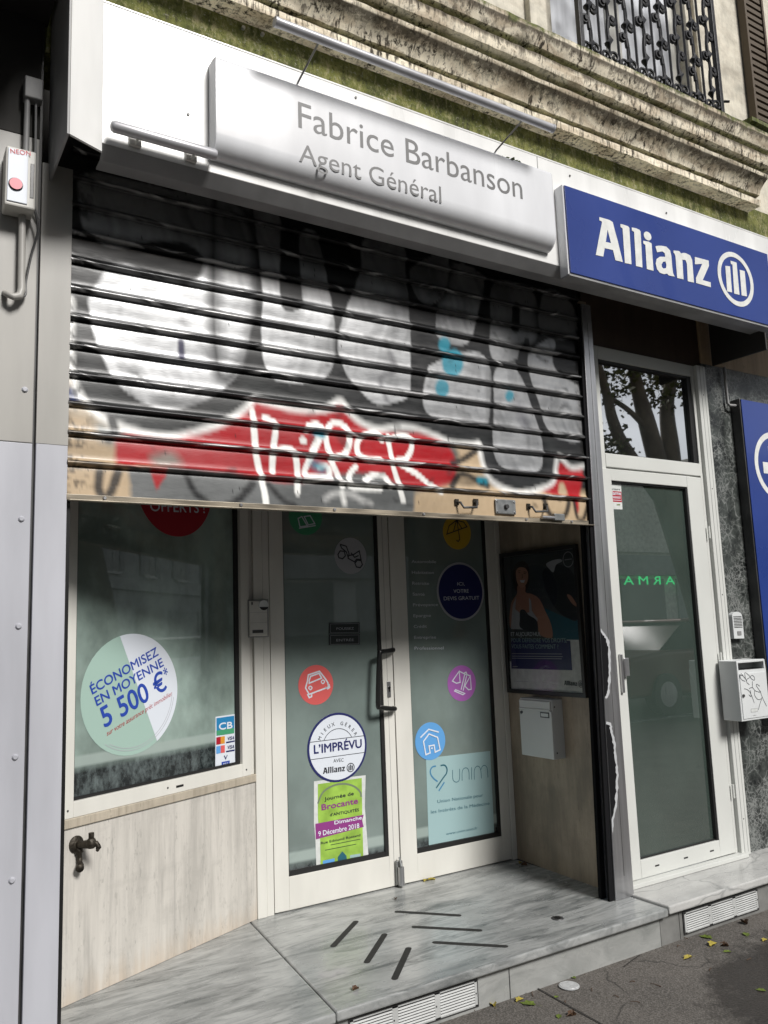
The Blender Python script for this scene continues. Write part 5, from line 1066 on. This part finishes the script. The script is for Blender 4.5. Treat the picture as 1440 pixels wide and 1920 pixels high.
MB().tube([tp(.018, .08, .008), tp(.03, .09, .006), tp(.038, .095, -.01), tp(.040, .095, -.022)], [.010, .010, .009, .010], 12).tube([tp(.028, .1, -.03), tp(.052, .09, -.018)], .006, 10).build('spout', M_BRASS, TP, smooth='all')
MB().tube([tp(-.006, .012, -.006), tp(-.004, .015, -.045), tp(-.004, .015, -.05), tp(-.001, .015, -.10), tp(-.002, .02, -.112), tp(-.012, .03, -.122), tp(-.020, .04, -.126)], [.011, .015, .010, .010, .013, .015, .014], 14).build('hanging_pipe', M_BRASS, TP, smooth='all')

# ================================================================== STEP
yE = -.240
c0 = at(600, 1853, PZ(S)); c1 = at(487, 1737, PZ(S))
ST = thing('doorstep', 'grey banded marble entrance step with rounded front edge', 'step', (2.3, .2, .04))
MB().prism([(1.386, yE, S), (3.062, yE, S), (3.062, .9, S), (1.506, .9, S)], (0, 0, -.035)).build('tread', M_SLAB, ST, bevel=.008, seg=3)
MB().prism([(.35, yE-.004, S-.001), (1.383, yE-.004, S-.001), (1.503, .9, S-.001), (.35, .9, S-.001)], (0, 0, -.035)).build('left_tread', M_SLAB, ST, bevel=.008, seg=3)
for a_, b_ in ((.35, 2.160), (2.164, 3.030)): MB().box(a_, b_, -.212, -.15, .03, .1655).build('riser', M_RISER, ST, bevel=.002)
S2 = thing('side_doorstep', 'white marble doorstep below the side door', 'step', (3.8, -.05, .04))
MB().box(3.066, 6.2, yE-.002, .2, .172, .2095).build('tread', M_SLAB2, S2, bevel=.008, seg=3)
MB().box(3.034, 3.16, -.210, -.15, .03, .1715).box(3.164, 6.2, -.209, -.15, .03, .1715).build('riser', mat('grey_riser_stone', (.20, .20, .19), .7, noise=(12, .3, A)), S2, bevel=.002)
def vent(name, lab, x0, x1, z0, z1):
    T = thing(name, lab, 'vent', ((x0+x1)/2, -.215, z0), 'white louvred vents in the step risers'); w = (x1-x0)/3
    for i in range(3):
        a_, b_ = x0+i*w, x0+(i+1)*w; mb = MB().box(a_, b_, -.2165, -.2125, z0, z0+.004).box(a_, b_, -.2165, -.2125, z1-.004, z1).box(a_, a_+.012, -.2165, -.2125, z0, z1).box(b_-.012, b_, -.2165, -.2125, z0, z1)
        n = 8
        for k in range(n):
            z = z0+.005+(z1-z0-.01)*k/n; mb.add([(a_+.012, -.218, z), (b_-.012, -.218, z), (b_-.012, -.2132, z+(z1-z0)/n*.62), (a_+.012, -.2132, z+(z1-z0)/n*.62)], [(0, 1, 2, 3)])
            mb.add([(a_+.012, -.218, z), (b_-.012, -.218, z), (b_-.012, -.213, z-.0003), (a_+.012, -.213, z-.0003)], [(0, 3, 2, 1)])
        mb.build('grille', M_VENT, T)
        MB().tube([(b_-.006, -.2165, (z0+z1)/2), (b_-.006, -.218, (z0+z1)/2)], .003, 8).build('screw', M_STEELD, T)
    MB().box(x0-.006, x1+.006, -.2145, -.2122, z0-.006, z1+.006).build('backing', M_STEELD, T)
vent('ventilation_grille', 'white louvred vent under the grey doorstep', 1.45, 2.0, .058, .146)
vent('ventilation_grille', 'white louvred vent under the white side doorstep', 3.19, 3.73, .062, .148)
# grip strips
GS = [((745, 1709), (860, 1716)), ((777, 1737.5), (899, 1744)), ((816, 1766.5), (947, 1774)), ((667, 1728), (625, 1773)), ((721, 1752), (688, 1803)), ((766, 1778), (740, 1834))]
lbl = ['nearest the glass doors of the three sideways ones', 'middle of the three sideways ones', 'nearest the front edge of the three sideways ones', 'leftmost of the three slanting ones', 'middle of the three slanting ones', 'nearest the front edge of the three slanting ones']
for (a_, b_), l2 in zip(GS, lbl):
    p, q = at(*a_, PZ(S+.0015)), at(*b_, PZ(S+.0015)); u_ = (q-p).normalized(); v_ = uz.cross(u_); r_ = .0125
    pts = [q+(u_*math.cos(t_)+v_*math.sin(t_))*r_ for t_ in [math.radians(-90+i*22.5) for i in range(9)]]+[p-(u_*math.cos(t_)+v_*math.sin(t_))*r_ for t_ in [math.radians(-90+i*22.5) for i in range(9)]]
    tag(MB().prism(pts, (0, 0, -.0013)).build('grip_strip', M_RUBBER), 'black grip strip, '+l2, 'grip strip', 'black grip strips on the marble step')
dp = at(1045, 1722, PZ(S)); FS = thing('floor_socket', 'small dark round metal socket sunk in the marble step', 'floor socket', tuple(dp))
MB().tube([dp+uz*.0005, dp+uz*.003], [.028, .026], 20).build('ring', M_STEELD, FS, smooth=True); MB().tube([dp+uz*.0032, dp+uz*.0045], [.016, .012], 14).build('plug', M_BLACK, FS, smooth=True)
# flattened lid
dl = at(1067, 1847.5, PZ(.046)); LD = MB().tube([dl+uz*(-.003), dl, dl+uz*.001, dl+uz*.0025, dl+uz*.003], [.041, .041, .037, .036, .001], 30).build('flattened_lid', mat('clear_white_plastic', (.50, .51, .51), .35, noise=(90, .25, A)), smooth=True)
tag(LD, 'flattened pale plastic cup lid lying on the pavement before the step', 'lid')

# fallen leaves (one mesh per kind, copied)
def leafmesh(seed, curl):
    r = random.Random(seed); mb = MB(); out = []
    n = 14
    for i in range(n):
        a = 2*math.pi*i/n; rad = (.020 if i % 2 == 0 else .0145)*(1+.35*math.cos(a))*r.uniform(.85, 1.1); out.append(Vector((rad*math.cos(a)*1.2, rad*math.sin(a)*.75, curl*abs(math.sin(a))*.012+r.uniform(0, .002))))
    mb.v = [Vector((0, 0, .001))]+out; mb.f = [(0, 1+i, 1+(i+1) % n) for i in range(n)]
    mb.add([(-.018, -.0006, .001), (-.018, .0006, .001), (-.034, .0006, .004), (-.034, -.0006, .004)], [(0, 1, 2, 3)])
    return mb
leaf_src = {}
def put_leaf(kind, px, py, z, rot, sc, label, tilt=0):
    p = at(px, py, PZ(z))
    if kind not in leaf_src:
        mt_ = {'yellow': M_LEAFY, 'green': M_LEAFG, 'brown': M_LEAFB}[kind]; o = leafmesh(hash_[kind], {'yellow': .8, 'green': .4, 'brown': 1.6}[kind]).build('fallen_leaf', mt_, smooth=False); o.location = (0, 0, 0)
        zz = min(v.co.z for v in o.data.vertices); leaf_src[kind] = o; first = True
        c = o
    else: c = leaf_src[kind].copy(); COL.objects.link(c)
    c.location = (p.x, p.y, z+.001); c.rotation_euler = (tilt, 0, rot); c.scale = (sc, sc, sc)
    tag(c, label, 'leaf', 'fallen leaves'); return c
hash_ = {'yellow': 11, 'green': 23, 'brown': 5}
LV = [('brown', 925, 1874, .04, .5, 1.7, 'curled brown leaf left of the pale lid near the riser'), ('yellow', 925, 1886, .04, 1.2, 1.1, 'yellow leaf tucked under the curled brown leaf'), ('yellow', 972, 1878, .04, .2, 1.0, 'yellow leaf lying left of a green leaf, before the pale lid'), ('green', 995, 1884, .04, 2.1, 1.3, 'green leaf lying before the pale lid'),
      ('yellow', 970, 1855, .04, .9, .9, 'yellow leaf against the riser left of the pale lid'), ('green', 1076, 1834, .04, 1.6, .7, 'small green leaf just behind the pale lid'), ('green', 1042, 1871, .04, .3, .6, 'tiny pale green leaf just before the pale lid'), ('green', 1048, 1908, .04, .8, .8, 'green leaf at the bottom edge of the photo'), ('brown', 1075, 1905, .04, 2.8, .9, 'brown leaf at the bottom edge of the photo'),
      ('green', 1143, 1802, .04, .4, .8, 'green leaf against the riser right of the pale lid'), ('green', 1328, 1759, .04, 1.8, 1.3, 'upright green leaf before the right vent'), ('yellow', 1335, 1774, .04, .2, 1.4, 'broad yellow leaf before the right vent'), ('green', 1366, 1785, .04, 2.5, .8, 'small green leaf right of the broad yellow leaf'), ('yellow', 1293, 1797, .04, 3.0, 1.1, 'orange yellow leaf at the edge of the dark wet patch'),
      ('green', 1400, 1754, .04, .9, 1.1, 'green leaf near the right edge of the photo'), ('yellow', 1433, 1765, .04, .1, .9, 'yellow leaf cut by the right edge of the photo'), ('brown', 1398, 1733, .04, 1.2, 1.1, 'brown leaf by the riser near the right edge'), ('brown', 1362, 1775, .04, 2.2, .8, 'brown leaf among the leaves before the right vent'), ('green', 1430, 1858, .04, 2.0, .8, 'green leaf on the dark wet patch'),
      ('yellow', 797, 1653, S, .6, .9, 'small yellow leaf on the step against the right glass door'), ('yellow', 811, 1651, S, 2.6, 1.1, 'larger yellow leaf on the step against the right glass door'), ('brown', 742, 1687, S, 1.1, .6, 'tiny brown leaf on the step before the floor bolt'), ('yellow', 975, 1619, S, .4, .8, 'yellow leaf in the step corner by the jamb'), ('brown', 985, 1623, S, 2.2, .8, 'brown leaf in the step corner by the jamb'), ('brown', 665, 1857, S, .2, .7, 'tiny dark leaf on the step above the left vent')]
for a_ in LV: put_leaf(*a_)
rnd = random.Random(9)
for i in range(14):
    px, py = [(1170, 1785), (1350, 1768), (1290, 1760), (1200, 1880), (1110, 1858), (1240, 1850), (1330, 1820), (890, 1895), (1000, 1868), (1190, 1840), (1400, 1800), (1160, 1870), (1060, 1880), (1270, 1775)][i]
    p = at(px, py, PZ(.0425)); a = rnd.uniform(0, 3.1); L = rnd.uniform(.02, .055); q = p+Vector((math.cos(a), math.sin(a), 0))*L
    tw = MB().tube([p, (p+q)/2+Vector((rnd.uniform(-.006, .006), rnd.uniform(-.006, .006), .003)), q], [.0016, .0014, .0007], 6).build('twig', M_LEAFB)
    tag(tw, 'tiny dark twig lying on the pavement before the step', 'twig', 'twigs on the pavement')

mb = MB(); rnd = random.Random(31)
for i in range(420):
    x = rnd.uniform(1.9, 4.4); y = -.215-abs(rnd.gauss(0, .07)) if rnd.random() < .7 else rnd.uniform(-1.0, -.22); L = rnd.uniform(.0015, .006); a = rnd.uniform(0, 6.28); b = a+rnd.uniform(1.5, 3)
    p = Vector((x, y, .042+rnd.uniform(0, .002))); mb.add([p, p+Vector((math.cos(a)*L, math.sin(a)*L, .0005)), p+Vector((math.cos(b)*L, math.sin(b)*L, .001))], [(0, 1, 2)])
lt = mb.build('leaf_litter', mat('dry_litter', (.075, .055, .03), .9, noise=(50, .7, A))); lt['kind'] = 'stuff'; lt['label'] = 'fine dry leaf crumbs and grit swept along the foot of the step'; lt['category'] = 'leaf litter'

# ================================================================== ACROSS THE STREET (seen in the glass)
def house(name, label, x0, x1, h, mt_, ground, nwin, sign=None, y=-14):
    H = thing(name, label, 'building', ((x0+x1)/2, y-3, .1), 'houses across the street')
    mb = MB().box(x0, x1, y-6, y, .1, h); mb.build('wall', mt_, H)
    MB().box(x0-.05, x1+.05, y, y+.30, h-.25, h).box(x0-.02, x1+.02, y, y+.12, 3.5, 3.7).build('cornice', mt_, H)
    w = (x1-x0)/nwin; fl = 3.9
    while fl+2.4 < h:
        for i in range(nwin):
            xc = x0+(i+.5)*w
            wn_ = MB().box(xc-.55, xc+.55, y, y+.04, fl+.3, fl+2.2).build('window', M_BGLASS, H)
            MB().box(xc-1.0, xc-.56, y, y+.06, fl+.3, fl+2.2).box(xc+.56, xc+1.0, y, y+.06, fl+.3, fl+2.2).build('shutters', M_UNDER, wn_)
            MB().box(xc-.62, xc+.62, y+.04, y+.08, fl+2.2, fl+2.3).box(xc-.62, xc+.62, y+.04, y+.12, fl+.2, fl+.3).box(xc-.02, xc+.02, y+.04, y+.06, fl+.3, fl+2.2).build('frame', M_FRAME, wn_)
        fl += 3.0
    for i in range(nwin):
        xc = x0+(i+.5)*w; MB().box(xc-w*.38, xc+w*.38, y, y+.05, .3, 2.7).build('shop_glazing', M_BGLASS if i % 2 == 0 else M_UNDER, H)
    if ground: MB().box(x0+.1, x1-.1, y+.02, y+.2, 2.8, 3.4).build('shop_band', ground, H)
    ch = MB()
    for i in range(2): ch.box(x0+(i+.4)*(x1-x0)/2, x0+(i+.4)*(x1-x0)/2+.9, y-4, y-3, h, h+1.1)
    ch.build('chimney', mt_, H); return H
M_OPD = m_stone('grey_street_render', (.55, .56, .53), .2, 0, .1)
house('street_house', 'tall pale house across the street, mirrored in the glass', -12, 1, 12.6, M_OPP, None, 4)
house('street_house', 'grey house across the street, mirrored in the shop door glass', 1.2, 13.2, 9.6, M_OPD, M_UNDER, 4)
house('street_house', 'two storey pale house with the chemist shop, mirrored in the side door', 13.4, 23.3, 6.15, M_OPP, M_UNDER, 4)
house('street_house', 'grey house at the far end across the street, mirrored in the glass', 23.5, 44, 6.9, M_OPD, None, 6)
PH = thing('chemist_sign', 'green lit chemist shop lettering across the street, mirrored in the side door', 'sign', (19.5, -13.8, 2.5))
mb = MB(); tmap(mb, 'P H A R M A C I E', Vector((21.9, -13.77, 2.52)), Vector((-1, 0, 0)), uz, 4.75, .24, .02); mb.build('lettering', mat('green_neon', (.03, .85, .25), emit=1.6), PH)

def blob_tree(label, tx, ty, trunk, crown, n, seed, size=.12, name='plane_tree'):
    T = thing(name, label, 'tree', (tx, ty, .04), 'street trees'); mb = MB()
    for path, r in trunk: mb.tube(crom(path, 5), [r[0]+(r[1]-r[0])*i/(5*(len(path)-1)) for i in range(5*(len(path)-1)+1)], 10)
    mb.build('trunk', M_BARK, T, smooth='all')
    r = np.random.RandomState(seed); vs = []; fs = []
    for cx, cy, cz, rx, ry_, rz, share in crown:
        for i in range(int(n*share)):
            d = r.randn(3); d /= np.linalg.norm(d); q = r.rand()**(1/2.2)
            c = np.array([cx+d[0]*rx*q, cy+d[1]*ry_*q, cz+d[2]*rz*q])
            for k in range(5):
                cc_ = c+r.randn(3)*.13; u_ = r.randn(3); u_ /= np.linalg.norm(u_); w_ = np.cross(u_, r.randn(3)); w_ /= np.linalg.norm(w_); s_ = size*(.6+.7*r.rand()); b = len(vs)
                vs += [cc_-u_*s_*.6, cc_+w_*s_*.4, cc_+u_*s_*.6, cc_-w_*s_*.4]; fs.append((b, b+1, b+2, b+3))
    MB().add([tuple(v) for v in vs], fs).build('crown', M_CROWN, T); return T
blob_tree('leaning plane tree on the kerb whose branches are mirrored in the side door glass', 10.4, -4.5,
          [([(10.45, -4.5, 0), (10.0, -4.5, 1.6), (9.62, -4.5, 2.6), (9.32, -4.5, 3.3)], (.34, .22)), ([(9.36, -4.5, 3.1), (9.08, -4.5, 4.15), (8.95, -4.5, 4.6), (8.82, -4.5, 5.2), (8.3, -4.5, 7.0)], (.15, .05)), ([(9.55, -4.5, 2.8), (8.68, -4.52, 3.7), (8.39, -4.5, 4.15), (8.22, -4.5, 4.8), (7.4, -4.5, 7.0)], (.12, .04)),
           ([(9.5, -4.5, 2.8), (9.52, -4.5, 3.8), (9.52, -4.5, 4.5), (9.8, -4.5, 5.2), (10.6, -4.5, 7.2)], (.15, .05)), ([(9.05, -4.5, 4.12), (8.7, -4.5, 4.35), (8.3, -4.5, 4.5)], (.045, .03))],
          [(7.6, -4.6, 8.8, 2.4, 1.8, 1.0, .30), (10.5, -5, 8.8, 2.4, 2, 1.1, .3), (8.25, -4.5, 3.75, .22, .2, .35, .03), (8.75, -4.5, 4.95, .35, .2, .12, .03), (9.35, -4.5, 4.75, .25, .2, .28, .035), (9.8, -4.5, 4.95, .3, .2, .25, .03), (8.4, -4.5, 4.55, .15, .1, .15, .015)], 1500, 3, .075)
blob_tree('plane tree farther along the kerb, mirrored in the shop window', 17.5, -5.0,
          [([(17.5, -5, 0), (17.6, -5, 2.2), (17.3, -5, 4.0)], (.25, .2)), ([(17.3, -5, 4), (16.6, -5, 5.5), (15.8, -5, 7.5)], (.16, .06)), ([(17.3, -5, 4), (18.0, -5, 5.6), (18.6, -5, 7.8)], (.15, .06))],
          [(16.5, -5, 8.2, 2.6, 2, 1.6, .6), (18.8, -5, 8.4, 2.2, 2, 1.5, .4)], 900, 8)

def car(label, x, y, body):
    C = thing('parked_car', label, 'car', (x, y, .03), 'cars parked along the kerb')
    side = [(-2.1, .35), (-2.15, .75), (-2.0, .92), (-1.25, 1.0), (-.65, 1.42), (.75, 1.45), (1.45, 1.02), (2.05, .95), (2.12, .6), (2.08, .35)]
    low = [(-2.1, .32), (-2.15, .72), (-2.02, .92), (-1.25, 1.0), (1.5, 1.0), (2.08, .92), (2.14, .6), (2.08, .32)]
    MB().prism([(x+a, y-.85, b) for a, b in low], (0, 1.7, 0)).build('body', body, C, bevel=.07, seg=3)
    rf_ = [(-1.28, .99), (-.62, 1.44), (.72, 1.46), (1.48, .99)]
    MB().prism([(x+a*.97, y-.72, b-.02) for a, b in rf_], (0, 1.44, 0)).build('windows', mat('car_window_glass', (.012, .014, .015), .12, spec=.25, ior=1.3), C, bevel=.04)
    MB().prism([(x-.66, y-.70, 1.42), (x-.62, y-.70, 1.47), (x+.74, y-.70, 1.48), (x+.8, y-.70, 1.43)], (0, 1.40, 0)).build('roof', body, C, bevel=.02)
    for dx in (-1.32, 1.32):
        for dy in (-.80, .80):
            w = MB().tube([(x+dx, y+dy-.10, .35), (x+dx, y+dy+.10, .35)], .31, 24).build('wheel', M_BLACK, C, smooth=True)
            MB().tube([(x+dx, y+dy-.105, .35), (x+dx, y+dy+.105, .35)], .19, 16).build('rim', M_STEEL, w, smooth=True)
    for dy in (-.62, .62): MB().box(x+2.06, x+2.13, y+dy-.16, y+dy+.16, .66, .80).build('headlight', M_LETW, C, bevel=.02)
    for dy in (-.62, .62): MB().box(x-2.16, x-2.10, y+dy-.14, y+dy+.14, .68, .86).build('tail_light', M_DRED, C, bevel=.02)
car('dark grey parked car mirrored in the shop doors', 5.6, -6.45, mat('dark_grey_car_paint', (.05, .055, .06), .4, .2, coat=.2))
car('dark red parked car mirrored in the side door glass', 11.6, -6.45, mat('dark_red_car_paint', (.12, .012, .012), .4, .2, coat=.2))
car('white parked car farther along the kerb, mirrored in the shop window', 16.9, -6.45, mat('white_car_paint', (.60, .60, .60), .25, coat=.2))
